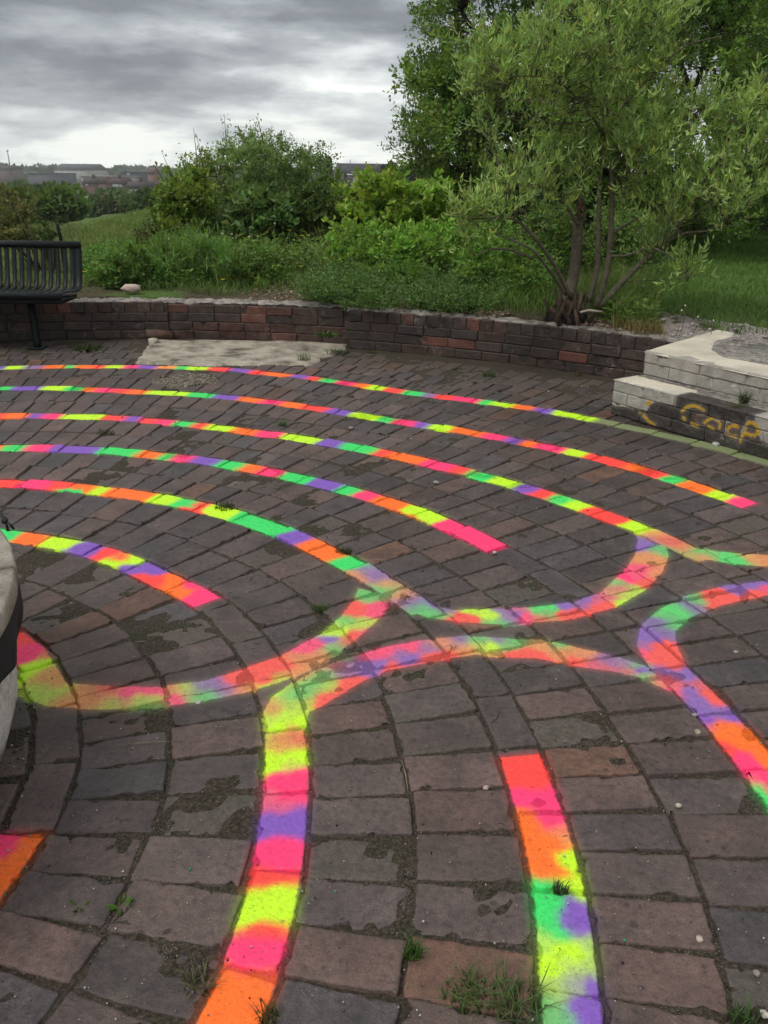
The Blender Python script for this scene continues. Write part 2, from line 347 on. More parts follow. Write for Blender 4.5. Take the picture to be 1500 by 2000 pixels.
band([(513, 1425), (512, 1395), (530, 1365), (600, 1315), (660, 1290), (740, 1265), (820, 1250), (930, 1242), (1050, 1248), (1140, 1268), (1200, 1282), (1260, 1303), (1310, 1322)],
     [(597, 1425), (600, 1395), (640, 1370), (700, 1335), (770, 1305), (850, 1290), (930, 1280), (1050, 1285), (1120, 1300), (1210, 1315), (1260, 1328), (1315, 1352)])
band([(800, 1165), (830, 1175), (880, 1190), (950, 1190), (1040, 1188), (1120, 1178), (1170, 1160), (1215, 1120), (1240, 1085), (1245, 1055), (1240, 1040)],
     [(815, 1200), (835, 1207), (900, 1218), (1000, 1222), (1100, 1215), (1200, 1190), (1260, 1155), (1295, 1115), (1307, 1085), (1300, 1068), (1290, 1055)])
band([(1330, 1345), (1270, 1305), (1243, 1260), (1250, 1225), (1290, 1190), (1340, 1165), (1420, 1142), (1540, 1128)],
     [(1385, 1345), (1340, 1300), (1322, 1260), (1318, 1235), (1345, 1210), (1400, 1183), (1450, 1170), (1540, 1155)])
band([(1340, 1062), (1400, 1075), (1450, 1080), (1540, 1086)], [(1375, 1092), (1450, 1103), (1500, 1106), (1540, 1109)])
RING_COL = {
 6: [(-60,12,'V'),(15,45,'Y'),(45,85,'v'),(85,128,'O'),(128,142,'G'),(142,188,'O'),(188,205,'R'),(205,240,'Y'),(240,270,'P'),(270,305,'V'),(305,345,'L'),(345,365,'G'),(365,408,'Y'),(410,450,'R'),(450,490,'V'),(490,515,'R'),(515,573,'O'),(573,600,'V'),(600,622,'R'),(622,655,'G'),(655,690,'P'),(690,718,'O'),(718,748,'Y'),(748,785,'R'),(785,822,'G'),(825,848,'v'),(850,885,'R'),(885,937,'P'),(940,958,'G'),(958,1000,'Y'),(1003,1045,'O'),(1045,1078,'V'),(1082,1140,'Y'),(1148,1500,'K')],
 5: [(-60,25,'G'),(28,82,'V'),(85,130,'Y'),(130,160,'G'),(160,188,'O'),(188,220,'P'),(220,250,'R'),(250,280,'O'),(285,370,'Y'),(375,415,'G'),(420,465,'V'),(465,510,'O'),(510,545,'P'),(550,590,'O'),(590,640,'R'),(640,680,'V'),(685,740,'Y'),(740,765,'G'),(765,810,'P'),(812,835,'V'),(838,880,'Y'),(880,945,'O'),(945,990,'P'),(990,1015,'V'),(1020,1045,'O'),(1045,1105,'P'),(1105,1138,'Y'),(1140,1228,'R'),(1230,1255,'O'),(1255,1295,'R'),(1300,1328,'G'),(1330,1388,'O'),(1390,1425,'Y'),(1428,1468,'P')],
 4: [(-60,8,'R'),(8,58,'O'),(58,82,'V'),(82,118,'P'),(118,205,'Y'),(205,245,'R'),(247,270,'V'),(275,305,'R'),(305,338,'P'),(340,375,'G'),(380,402,'R'),(405,450,'Y'),(455,500,'O'),(500,550,'P'),(552,625,'Y'),(625,665,'V'),(668,735,'G'),(735,755,'R'),(755,830,'O'),(830,885,'P'),(885,915,'R'),(915,957,'G'),(960,1010,'Y'),(1013,1045,'V'),(1048,1075,'R'),(1078,1110,'G'),(1110,1138,'Y'),(1140,1222,'R'),(1226,1262,'Y'),(1266,1290,'l'),(1292,1325,'r'),(1328,1385,'l')],
 3: [(-60,5,'O'),(10,48,'G'),(50,95,'P'),(97,192,'V'),(195,268,'G'),(272,312,'O'),(314,330,'G'),(335,375,'P'),(377,425,'V'),(428,470,'G'),(474,505,'O'),(508,548,'P'),(552,605,'G'),(607,662,'V'),(665,693,'G'),(697,728,'P'),(730,788,'O'),(795,850,'Y'),(855,985,'P')],
 2: [(-60,35,'R'),(38,98,'P'),(100,135,'R'),(140,182,'O'),(186,196,'Y'),(200,298,'O'),(302,340,'Y'),(344,368,'G'),(372,396,'R'),(402,450,'Y'),(454,560,'G'),(563,588,'V'),(592,662,'O'),(664,698,'G'),(700,738,'v'),(742,792,'l'),(794,815,'v'),(818,840,'g')],
 1: [(-60,32,'G'),(38,82,'O'),(86,140,'Y'),(143,188,'V'),(193,240,'R')],
}
for k, lst in RING_COL.items():
    ob = np.array(OBS[k], float)
    for x0, x1, c in lst:
        n = 2 if x1-x0 < 60 else 4
        for f in np.linspace(.14, .86, n):
            x = x0+(x1-x0)*f; sp(x, np.interp(x, ob[:, 0], ob[:, 1]) if x > 0 else ob[0, 1], c)
for u, v, c in [(130,958,'G'),(145,962,'G'),(232,1098,'Y'),(260,1096,'Y'),(215,1102,'Y'),(255,1110,'V'),(285,1108,'V'),(300,1114,'V'),(280,1128,'R'),(310,1132,'R'),(330,1130,'O'),(345,1142,'O'),(355,1158,'O'),(370,1140,'P'),(380,1165,'P'),(400,1168,'P'),(410,1175,'P'),
  (765,1005,'O'),(800,1018,'O'),(690,1122,'l'),(705,1132,'l'),(730,1125,'v'),(1050,962,'R'),(1070,966,'R'),(360,995,'R'),(380,1000,'R'),(350,985,'G'),(370,988,'G'),
  # bend from the inner ring round the end of the second ring
  (20,1235,'R'),(50,1248,'R'),(60,1270,'P'),(95,1282,'r'),(30,1285,'P'),(50,1290,'P'),(60,1303,'Y'),(90,1297,'Y'),(40,1320,'Y'),(80,1325,'l'),(105,1312,'l'),(115,1335,'l'),(70,1345,'y'),(95,1360,'y'),(60,1360,'y'),(120,1350,'y'),(125,1370,'l'),
  (160,1350,'l'),(180,1370,'l'),(215,1348,'r'),(225,1375,'y'),(250,1356,'P'),(290,1352,'P'),(310,1350,'P'),(240,1370,'p'),(270,1368,'y'),(300,1366,'y'),(280,1380,'g'),(310,1382,'g'),(335,1365,'P'),(350,1375,'P'),(335,1345,'l'),(360,1345,'y'),(375,1368,'g'),(400,1360,'g'),(390,1340,'v'),(420,1335,'v'),(435,1345,'v'),(455,1330,'R'),(480,1325,'R'),(480,1345,'l'),(505,1310,'R'),(520,1330,'R'),(530,1345,'Y'),(545,1335,'y'),(560,1300,'R'),(575,1315,'l'),(600,1265,'P'),(620,1260,'P'),(590,1290,'l'),(610,1300,'l'),(640,1250,'V'),(632,1280,'l'),(650,1268,'g'),(665,1278,'g'),(655,1233,'Y'),(640,1238,'Y'),(668,1232,'Y'),(680,1255,'r'),(690,1240,'R'),(700,1225,'y'),(680,1215,'g'),(715,1235,'P'),(700,1195,'R'),(690,1185,'R'),(730,1200,'P'),(740,1185,'P'),(720,1215,'y'),(720,1165,'g'),(735,1158,'g'),(745,1150,'g'),
  # second ring in the foreground, and the bend round the end of the third
  (540,1420,'Y'),(520,1410,'y'),(560,1398,'Y'),(580,1385,'y'),(535,1385,'l'),(590,1410,'Y'),(540,1440,'r'),(570,1430,'r'),(585,1445,'r'),(520,1440,'y'),(540,1462,'r'),(555,1480,'Y'),(530,1470,'Y'),(585,1475,'Y'),(530,1500,'Y'),(570,1495,'y'),(540,1522,'P'),(580,1515,'P'),(560,1532,'P'),(560,1555,'P'),(530,1560,'p'),(555,1575,'p'),(545,1598,'V'),(570,1598,'V'),(550,1622,'V'),(525,1618,'V'),(580,1620,'V'),(550,1650,'P'),(530,1665,'P'),(565,1665,'P'),(550,1685,'P'),(545,1712,'R'),(515,1712,'R'),(535,1745,'Y'),(505,1765,'Y'),(550,1762,'Y'),(520,1785,'Y'),(490,1795,'Y'),(545,1790,'Y'),(500,1820,'R'),(530,1818,'R'),(490,1845,'P'),(525,1850,'P'),(470,1875,'P'),(510,1880,'P'),(500,1905,'O'),(450,1905,'O'),(470,1940,'O'),(440,1990,'O'),(430,2030,'O'),
  (600,1350,'g'),(575,1360,'g'),(620,1335,'g'),(640,1315,'g'),(600,1372,'y'),(590,1385,'y'),(640,1360,'R'),(620,1375,'R'),(670,1342,'R'),(690,1330,'R'),(640,1340,'y'),(670,1310,'v'),(660,1300,'p'),(690,1300,'v'),(715,1290,'V'),(740,1300,'V'),(720,1305,'V'),(750,1272,'P'),(720,1280,'P'),(800,1258,'P'),(780,1280,'v'),(800,1290,'V'),(760,1305,'R'),(810,1300,'R'),(850,1288,'R'),(840,1265,'v'),(860,1258,'l'),(900,1250,'v'),(880,1282,'R'),(900,1276,'l'),(920,1270,'l'),(940,1262,'y'),(930,1248,'g'),(970,1245,'v'),(960,1262,'Y'),(990,1262,'g'),(1010,1255,'g'),(1000,1275,'R'),(960,1280,'l'),(1030,1278,'R'),(1060,1262,'l'),(1060,1285,'R'),(1090,1260,'g'),(1090,1280,'l'),(1120,1275,'l'),(1150,1275,'l'),(1120,1292,'R'),(1160,1297,'p'),(1180,1285,'v'),(1200,1298,'v'),(1190,1305,'r'),(1225,1310,'r'),(1225,1295,'v'),(1250,1310,'V'),(1240,1300,'g'),(1260,1325,'g'),(1290,1335,'l'),(1310,1345,'P'),
  # third ring end to fifth
  (850,1180,'V'),(870,1188,'v'),(840,1200,'g'),(865,1205,'g'),(880,1215,'R'),(900,1205,'R'),(925,1212,'R'),(920,1192,'Y'),(940,1195,'Y'),(955,1205,'Y'),(960,1218,'g'),(980,1220,'g'),(975,1192,'v'),(1000,1195,'v'),(990,1210,'v'),(1015,1192,'p'),(1025,1205,'P'),(1010,1200,'V'),(1050,1192,'G'),(1075,1190,'G'),(1065,1200,'g'),(1100,1185,'V'),(1130,1180,'v'),(1095,1200,'R'),(1060,1212,'r'),(1130,1200,'R'),(1150,1172,'V'),(1165,1175,'p'),(1170,1190,'R'),(1190,1185,'R'),(1190,1170,'p'),(1215,1180,'Y'),(1225,1165,'y'),(1245,1155,'y'),(1210,1150,'p'),(1205,1140,'g'),(1220,1130,'P'),(1240,1125,'P'),(1260,1115,'P'),(1280,1120,'l'),(1265,1140,'R'),(1245,1090,'l'),(1270,1085,'l'),(1290,1095,'l'),(1245,1068,'V'),(1265,1065,'V'),(1250,1055,'v'),(1285,1072,'g'),(1295,1080,'g'),
  # fourth ring, right
  (1300,1330,'P'),(1320,1335,'r'),(1250,1260,'v'),(1270,1245,'V'),(1255,1275,'P'),(1275,1280,'R'),(1300,1290,'R'),(1290,1265,'R'),(1310,1300,'R'),(1310,1310,'V'),(1340,1315,'V'),(1300,1240,'v'),(1320,1225,'g'),(1290,1200,'g'),(1310,1190,'G'),(1320,1185,'g'),(1280,1215,'v'),(1340,1178,'v'),(1360,1170,'g'),(1350,1185,'v'),(1395,1165,'R'),(1420,1165,'R'),(1400,1180,'R'),(1440,1148,'V'),(1470,1140,'V'),(1490,1136,'V'),(1480,1160,'R'),(1520,1150,'P'),(1500,1148,'P'),
  (1350,1345,'V'),(1370,1340,'r'),(1385,1355,'R'),(1395,1365,'R'),(1370,1365,'V'),(1380,1385,'V'),(1410,1390,'V'),(1430,1400,'V'),(1385,1405,'V'),(1400,1412,'O'),(1430,1415,'O'),(1440,1425,'O'),(1420,1430,'O'),(1450,1452,'O'),(1480,1455,'O'),(1500,1480,'O'),(1430,1465,'R'),(1450,1475,'P'),(1470,1500,'P'),(1490,1520,'P'),(1500,1535,'P'),(1495,1545,'G'),(1520,1570,'G'),(1540,1600,'G'),
  (1365,1077,'g'),(1390,1085,'g'),(1420,1090,'G'),(1445,1092,'G'),(1465,1092,'l'),(1500,1095,'l'),(1540,1098,'l'),
  # third ring in the foreground
  (1000,1490,'R'),(1030,1495,'R'),(1010,1520,'R'),(1040,1520,'R'),(1020,1555,'P'),(1060,1560,'P'),(1080,1575,'P'),(1070,1592,'P'),(1095,1590,'P'),(1030,1600,'O'),(1045,1640,'O'),(1080,1640,'O'),(1060,1680,'O'),(1100,1630,'l'),(1090,1705,'O'),(1060,1705,'O'),(1110,1680,'Y'),(1130,1700,'Y'),(1100,1722,'Y'),(1140,1740,'Y'),(1050,1728,'G'),(1070,1735,'G'),(1060,1765,'G'),(1085,1765,'G'),(1070,1800,'G'),(1090,1815,'G'),(1120,1770,'V'),(1135,1790,'V'),(1140,1815,'V'),(1110,1800,'V'),(1070,1835,'y'),(1090,1850,'Y'),(1120,1855,'Y'),(1150,1840,'y'),(1080,1890,'Y'),(1110,1885,'y'),(1150,1890,'y'),(1070,1925,'y'),(1090,1930,'y'),(1120,1915,'v'),(1150,1920,'V'),(1070,1965,'g'),(1090,1990,'g'),(1130,1965,'V'),(1155,1990,'V'),
  # inner ring tip, lower left
  (0,1630,'P'),(25,1640,'P'),(10,1665,'P'),(45,1640,'O'),(65,1640,'O'),(45,1665,'O'),(25,1680,'O'),(0,1700,'O'),(20,1700,'O'),(0,1730,'O')]:
    sp(u, v, c)
for th_k in (37, 35, 33, 31, 29, 27, 25): splP.append(XY(float(Rk(6, th_k)), th_k)); splC.append((*PC['K'], 1.))
splP = np.array(splP); splC = np.array(splC)
def paint_eval(P):
    P = np.asarray(P, float); n = len(P)
    sd = np.full(n, .2)
    for q in polys:
        lo = q.min(0)-.06; hi = q.max(0)+.06
        idx = np.nonzero((P[:, 0] > lo[0]) & (P[:, 0] < hi[0]) & (P[:, 1] > lo[1]) & (P[:, 1] < hi[1]))[0]
        for s in range(0, len(idx), 20000):
            ii = idx[s:s+20000]; X = P[ii]; A = q; B = np.roll(q, -1, 0); E = B-A
            t = ((X[:, None]-A)*E).sum(-1)/((E*E).sum(-1)+1e-12); t = np.clip(t, 0, 1)
            D = X[:, None]-(A+t[..., None]*E); d = np.sqrt((D**2).sum(-1)).min(1)
            cr = ((A[:, 1] > X[:, None, 1]) != (B[:, 1] > X[:, None, 1])) & (X[:, None, 0] < (B-A)[:, 0]*(X[:, None, 1]-A[:, 1])/(E[:, 1]+1e-12)+A[:, 0])
            d = np.where(cr.sum(1) % 2 == 1, -d, d); sd[ii] = np.minimum(sd[ii], d)
    col = np.zeros((n, 3)); cov = np.zeros(n)
    idx = np.nonzero(sd < .055)[0]
    for s in range(0, len(idx), 8000):
        ii = idx[s:s+8000]; X = P[ii]
        wx = (fbm(X[:, 0]*22, X[:, 1]*22, 3, 3)-.5)*.022; wy = (fbm(X[:, 0]*22, X[:, 1]*22, 9, 3)-.5)*.022
        X = X+np.stack([wx, wy], 1)
        D = np.sqrt(((X[:, None]-splP[None])**2).sum(-1)); tau = np.where(splC[D.argmin(1), 3] < .9, .017, .0065)[:, None]; D -= D.min(1)[:, None]
        w = np.exp(-D/tau); w /= w.sum(1)[:, None]; cc = w@splC; col[ii] = cc[:, :3]; cov[ii] = cc[:, 3]
    return sd, col, cov

# ------------------------------------------------------------------ pavement
pavement = bpy.data.objects.new('pavement', None); C.objects.link(pavement); pavement['kind'] = 'structure'
WALLR = [( -80, 5.52), (52, 5.52), (75.2, 5.54), (75.3, 5.66), (91.2, 5.66), (91.3, 5.64), (125, 5.64)]
def wall_r(th): return np.interp(th, [a for a, b in WALLR], [b for a, b in WALLR])
def brick_grid(r0, r1, t0, t1, kr, kt, seed, rho=.0045, chip=1.):
    """top grid of one brick in ring coordinates; r0/r1 are radii at its centre angle"""
    rm = (r0+r1)/2; hx = (r1-r0)/2; hy = math.radians(t1-t0)*rm/2
    def axis(h, k):
        e = min(.0035, h*.2); inner = np.linspace(-h+e*2.2, h-e*2.2, k+1)
        return np.concatenate([[-h, -h+e*.8], inner, [h-e*.8, h]])
    ax, ay = axis(hx, kr), axis(hy, kt)
    X, Y = np.meshgrid(ax, ay, indexing='ij')
    # rounded corners
    rl = rho*(.5+1.6*hash01(seed, np.arange(4)*3.3))
    sx, sy = np.sign(X), np.sign(Y); ci = ((sx > 0)*2+(sy > 0)).astype(int); rr = rl[ci]
    dx = np.maximum(np.abs(X)-(hx-rr), 0); dy = np.maximum(np.abs(Y)-(hy-rr), 0)
    m = (dx > 0) & (dy > 0); ln = np.hypot(dx, dy)+1e-9; f = np.where(m, np.maximum(dx, dy)/ln, 1)
    X = np.where(m, sx*((hx-rr)+dx*f), X); Y = np.where(m, sy*((hy-rr)+dy*f), Y)
    # wavy, chipped edges
    edge = np.maximum(np.abs(X)/hx, np.abs(Y)/hy)
    wv = (fbm(X*60+seed*3.1, Y*60+seed*1.7, 2, 4)-.5)*.007
    ch = np.maximum(fbm(X*42+seed*5.7, Y*42-seed*2.3, 5, 3)-.64, 0)*.06*chip
    sc_ = np.where(edge > .75, 1, 0)
    nx_ = np.where(np.abs(X)/hx >= np.abs(Y)/hy, sx, 0); ny_ = np.where(np.abs(X)/hx < np.abs(Y)/hy, sy, 0)
    X = X+nx_*(wv-ch)*sc_; Y = Y+ny_*(wv-ch)*sc_
    ni, nj = X.shape
    Z = np.zeros_like(X); Z[0, :] = Z[-1, :] = -.0035; Z[:, 0] = Z[:, -1] = -.0035
    Z += (fbm(X*16+seed*2.2, Y*16+seed, 4, 3)-.5)*.0035
    return X, Y, Z, rm, ni, nj
def grid_faces(ni, nj):
    i, j = np.meshgrid(np.arange(ni-1), np.arange(nj-1), indexing='ij'); a = (i*nj+j).ravel()
    return np.stack([a, a+nj, a+nj+1, a+1], 1)
def ring_idx(ni, nj): return [i*nj for i in range(ni)]+[(ni-1)*nj+j for j in range(1, nj)]+[i*nj+nj-1 for i in range(ni-2, -1, -1)]+[j for j in range(nj-2, 0, -1)]
brick_jobs = []
def add_row(rin, rout, step, phase, jr=.006, jt=.0065, kind='h'):
    """rin/rout: functions of theta"""
    n0 = math.floor((-62-phase)/step); n1 = math.ceil((112-phase)/step)
    for n in range(n0, n1):
        t0 = phase+n*step; t1 = t0+step; tm = (t0+t1)/2
        r0, r1 = float(rin(tm)), float(rout(tm)); rm = (r0+r1)/2
        if r1 > wall_r(tm)-.02 or r1-r0 < .03: continue
        c = XY(rm, tm); u, v, z = proj([[c[0], c[1], 0]])
        if z[0] < .12 or u[0] < -420 or u[0] > 2900 or v[0] > 3600: continue
        if kind == 'h' and hash01(round(t0*7.1, 2), round(rm*3.3, 2)) < -1: continue
        gj = math.degrees(jt/rm)
        brick_jobs.append((r0+jr, r1-jr, t0+gj, t1-gj, tm, kind))
for k in range(0, 7):
    Rm = R0+k*PIT; step = {1: 8.6, 2: 6.05}.get(k, 360/round(2*math.pi*Rm/.229)); ph = {1: 5.07, 2: 2.3}.get(k, k*1.7)
    add_row(lambda t, k=k: Rk(k, t)-.057, lambda t, k=k: Rk(k, t)+.057, step, ph, .0048, .0045, 's')
for k in range(-1, 6):
    ri = R0+k*PIT+.16; step = {1: 4.05, 2: 2.98, 0: 5.6}.get(k, math.degrees(.1175/ri)); ph = {1: .17, 2: -.78}.get(k, k*.9)
    mid = lambda t, k=k: .5*(Rk(k, t)+Rk(k+1, t))-.004+.006*math.sin(t*.31+k)
    add_row(lambda t, k=k: Rk(k, t)+.057, mid, step, ph, .0052 if k < 3 else .0075, .0048)
    add_row(mid, lambda t, k=k: Rk(k+1, t)-.057, step, ph+.35*math.sin(k*2.1), .0052 if k < 3 else .0075, .0055)
for i in range(9):
    add_row(lambda t, i=i: Rk(6, t)+.058+i*.227, lambda t, i=i: Rk(6, t)+.058+(i+1)*.227, math.degrees(.1165/(4.5+i*.227)), i*1.13, .0080, .0065)
# drop bricks covered by other masonry, or lost
SLAB = np.array([G(255, 712), G(292, 662), G(480, 664), G(695, 666), G(612, 714), G(430, 713)])
def inside(P, q):
    x, y = P; n = len(q); c = False
    for i in range(n):
        a, b = q[i], q[(i+1) % n]
        if (a[1] > y) != (b[1] > y) and x < (b[0]-a[0])*(y-a[1])/(b[1]-a[1])+a[0]: c = not c
    return c
PD = np.array([.564, -.826]); PN = np.array([.826, .564]); PO = np.array([1.352, 4.836])
HOLE = G(367, 742)
PAL = [(.084, .063, .057), (.076, .058, .053), (.072, .058, .054), (.096, .067, .058), (.066, .059, .059), (.102, .068, .056), (.082, .061, .053), (.062, .051, .047), (.090, .070, .063)]
jobs2 = []
for jb in brick_jobs:
    r0, r1, t0, t1, tm, kind = jb; c = XY((r0+r1)/2, tm)
    if inside(c, SLAB): continue
    rel = c-PO
    if rel@PN > .03 and rel@PD > -.02: continue
    if np.hypot(*((c-HOLE)*np.array([1, 1.15]))) < .19: continue
    if np.hypot(c[0]-CX, c[1]-CY) < .78: continue
    u, v, z = proj([[c[0], c[1], 0]]); area = (r1-r0)*math.radians(t1-t0)*(r0+r1)/2/z[0]**3
    vis = -30 < u[0] < 1530 and v[0] < 2060
    jobs2.append((area*(1 if vis else .02), jb))
jobs2.sort(key=lambda q: -q[0])
pavers = []
for bi, (ar, (r0, r1, t0, t1, tm, kind)) in enumerate(jobs2):
    near = bi < 300; rm = (r0+r1)/2; seed = bi*1.37+.5
    c = XY(rm, tm)
    # will it carry paint?
    tt = np.linspace(t0, t1, 7); rr = np.linspace(r0, r1, 7); gx = np.array([XY(a, b) for a in rr for b in tt])
    pavers.append((near, r0, r1, t0, t1, tm, kind, seed, gx))
allp = np.concatenate([p[-1] for p in pavers]); sdq, colq, covq = paint_eval(allp); sdq = sdq.reshape(-1, 49); colq = colq.reshape(-1, 49, 3)
NEARB = []; FARB = []; EDGE = {}
for bi, (near, r0, r1, t0, t1, tm, kind, seed, gx) in enumerate(pavers):
    painted = sdq[bi].min() < .02; hr = r1-r0; ht = math.radians(t1-t0)*(r0+r1)/2
    if near: g = .0125 if painted else .019
    else: g = .03 if painted else .12
    X, Y, Z, rm, ni, nj = brick_grid(r0, r1, t0, t1, max(2, round(hr/g)), max(2, round(ht/g)), seed, .004)
    # jitter, height and tilt
    h = hash01(seed, np.arange(12)); X = X+(h[0]-.5)*.004; Y = Y+(h[1]-.5)*.004; a = (h[2]-.5)*.02
    X, Y = X*math.cos(a)-Y*math.sin(a), X*math.sin(a)+Y*math.cos(a)
    Z = Z+(h[3]-.5)*.007+X*(h[4]-.5)*.05+Y*(h[5]-.5)*.06
    t = math.radians(tm); c = XY(rm, tm)
    wx = c[0]+X*math.cos(t)-Y*math.sin(t); wy = c[1]+X*math.sin(t)+Y*math.cos(t)
    Z = Z+.006*(fbm(wx*1.3, wy*1.3, 8, 2)-.5)
    V = np.stack([wx.ravel(), wy.ravel(), Z.ravel()], 1)
    F = grid_faces(ni, nj); ri = ring_idx(ni, nj); sk = V[ri].copy(); sk[:, 2] = -.05; nV = len(V); m = len(ri)
    V = np.concatenate([V, sk]); q = np.arange(m); F2 = np.stack([np.array(ri), nV+q, nV+(q+1) % m, np.roll(ri, -1)], 1)
    F = np.concatenate([F, F2])
    tin = np.array(PAL[int(h[6]*len(PAL))]); tin = tin*(.82+.36*h[7])
    zone = fbm(np.array([c[0]*.9]), np.array([c[1]*.9]), 21, 2)[0]; tin = tin*(.66+.44*zone)*np.array([1.07, .96, .98])
    if h[8] > .955: tin = np.array([.135, .068, .046])*(.7+.4*h[7])
    dirt = .0+.35*max(0, h[9]-.6)/.4
    if h[10] > .955 and not (painted and kind == 's'): dirt = .62+.30*h[11]; V[:nV, 2] -= .003
    sec = max(0, (rm-(R0+6*PIT+.25))/.9); dirt = min(1, dirt+.42*sec)
    ee = np.clip((np.maximum(np.abs(X)/(hr/2), 0)*(hr/2)-(hr/2-.020))/.020, 0, 1); e2 = np.clip((np.abs(Y)-(ht/2-.020))/.020, 0, 1); eg = np.maximum(ee, e2).ravel()*(.30+.22*h[9])*(.5 if painted else 1)
    EDGE[bi] = np.concatenate([eg, np.full(m, .3)])
    (NEARB if near else FARB).append((V, F, tin, dirt, painted, bi, np.append(c, 0), kind))
# evaluate paint for all vertices at once
allV = np.concatenate([b[0] for b in NEARB+FARB]); sd, col, cov = paint_eval(allV[:, :2])
i0 = 0; FV = []; FF = []; FA = [[], [], [], [], []]; nf = 0
NAMEC = {'P': 'pink', 'R': 'coral red', 'O': 'orange', 'Y': 'lime yellow', 'G': 'green', 'V': 'violet', 'L': 'pale orange', 'K': 'olive'}
for V, F, tin, dirt, painted, bi, c, kind in NEARB+FARB:
    n = len(V); s, cc, cv = sd[i0:i0+n], col[i0:i0+n], cov[i0:i0+n]; i0 += n
    A = dict(pm=s, paint=cc, pc=cv, tint=np.tile(tin, (n, 1)), dirt=np.clip(dirt+EDGE[bi], 0, 1))
    if bi < 300:
        o = mk('brick', V, F, M_BRICK, pavement, False, A, loc=c)
        if painted and (s < 0).mean() > .3:
            w = cc[s < 0]; cnt = {}
            for x in w[::3]:
                k = min(PC, key=lambda q: sum((x-np.array(PC[q]))**2)); cnt[k] = cnt.get(k, 0)+1
            top = [NAMEC[k] for k, _ in sorted(cnt.items(), key=lambda q: -q[1])[:2]]
            o['label'] = 'paving brick sprayed '+' and '.join(top)
    else:
        FV.append(V); FF.append(F+nf); nf += n
        for l, k in zip(FA, ('pm', 'paint', 'pc', 'tint', 'dirt')): l.append(A[k])
mk('brick', np.concatenate(FV), np.concatenate(FF), M_BRICK, pavement, False, {k: np.concatenate(l) for l, k in zip(FA, ('pm', 'paint', 'pc', 'tint', 'dirt'))}, kind='stuff')

# soil and sand between the bricks
xs = np.concatenate([np.arange(-9, -4.3, .15), np.arange(-4.3, 2.9, .02), np.arange(2.9, 7.2, .12)]); ys = np.concatenate([np.arange(-4, .5, .12), np.arange(.5, 3.6, .02), np.arange(3.6, 7.6, .035)])
Xg, Yg = np.meshgrid(xs, ys, indexing='ij')
Zg = -.0062+.012*(fbm(Xg*14, Yg*14, 31, 4)-.45)+.007*(fbm(Xg*1.3, Yg*1.3, 8, 2)-.5)+.008*(fbm(Xg*3, Yg*3, 33, 2)-.5)
fc = fbm(Xg*60, Yg*60, 35, 2); Zg += .004*(fc-.5)
Zg += .012*np.clip((np.hypot(Xg-CX, Yg-CY)-4.75)/.8, 0, 1)*fbm(Xg*5, Yg*5, 44, 3)
Vb = np.stack([Xg.ravel(), Yg.ravel(), Zg.ravel()], 1); sdb, cb, vb = paint_eval(Vb[:, :2])
mk('joint_soil', Vb, grid_faces(*Xg.shape), M_BED, pavement, True, dict(pm=sdb, paint=cb, pc=vb*.8), kind='stuff')

# ------------------------------------------------------------------ terrain beyond the wall
def crest(az):   # distance at which the level ground falls away, by azimuth (deg, + right)
    return np.interp(az, [-60, -28, -21, -17.5, -10, 0, 20, 60], [13, 15, 17, 22.5, 24, 26, 22, 24])
def terrain(x, y):
    d = np.hypot(x, y); az = np.degrees(np.arctan2(x, y)); rr = np.hypot(x-CX, y-CY)
    c = crest(az); q = np.clip((d-c)/90, 0, 1); drop = -14*(q*q*(3-2*q))
    q2 = np.clip((d-c)/4, 0, 1); drop = drop-1.1*q2*q2*np.clip(1-(d-c)/60, .0, 1)
    far = np.clip((d-260)/700, 0, 1); hill = 9*far*far*(3-2*far)+2.2*fbm(x/140, y/140, 3, 3)*np.clip((d-100)/200, 0, 1)
    lump = .07*(fbm(x*.7, y*.7, 5, 3)-.5)*np.clip((d-8)/4, 0, 1)+.5*(fbm(x/6, y/6, 6, 2)-.5)*np.clip((d-30)/20, 0, 1)
    z = .315+drop+hill+lump+.05*(fbm(x*2.2, y*2.2, 11, 3)-.4)
    return z
M_GROUND, t, b = new_mat('ground'); p = pos(t)
gn = noise(t, p, 1.2, 5., .6); gf = noise(t, p, 28., 6., .7)
gc = ramp(t, gf, [(.3, (.03, .048, .013)), (.5, (.075, .118, .032)), (.72, (.13, .18, .055))]).outputs[0]
soilc = ramp(t, gf, [(.3, (.025, .018, .012)), (.5, (.07, .052, .036)), (.7, (.17, .13, .095))]).outputs[0]
gc = mixc(t, attr(t, 'soil'), gc, soilc)
gc = mixc(t, 1., gc, ramp(t, gn, [(.3, .75), (.7, 1.25)]).outputs[0], 'MULTIPLY')
L(t, gc, b.inputs['Base Color']); b.inputs['Roughness'].default_value = .95; b.inputs['Specular IOR Level'].default_value = .1; bump(t, b, gf, .9, .02)
az = np.radians(np.concatenate([np.arange(-100, -64, 3.), np.arange(-64, 64.1, 1.0), np.arange(67, 101, 3.)])); ds = np.concatenate([np.linspace(0, 1, 70)**1.5*26+0, 26+np.geomspace(.6, 1900, 60)])
AZ, DS = np.meshgrid(az, ds, indexing='ij')
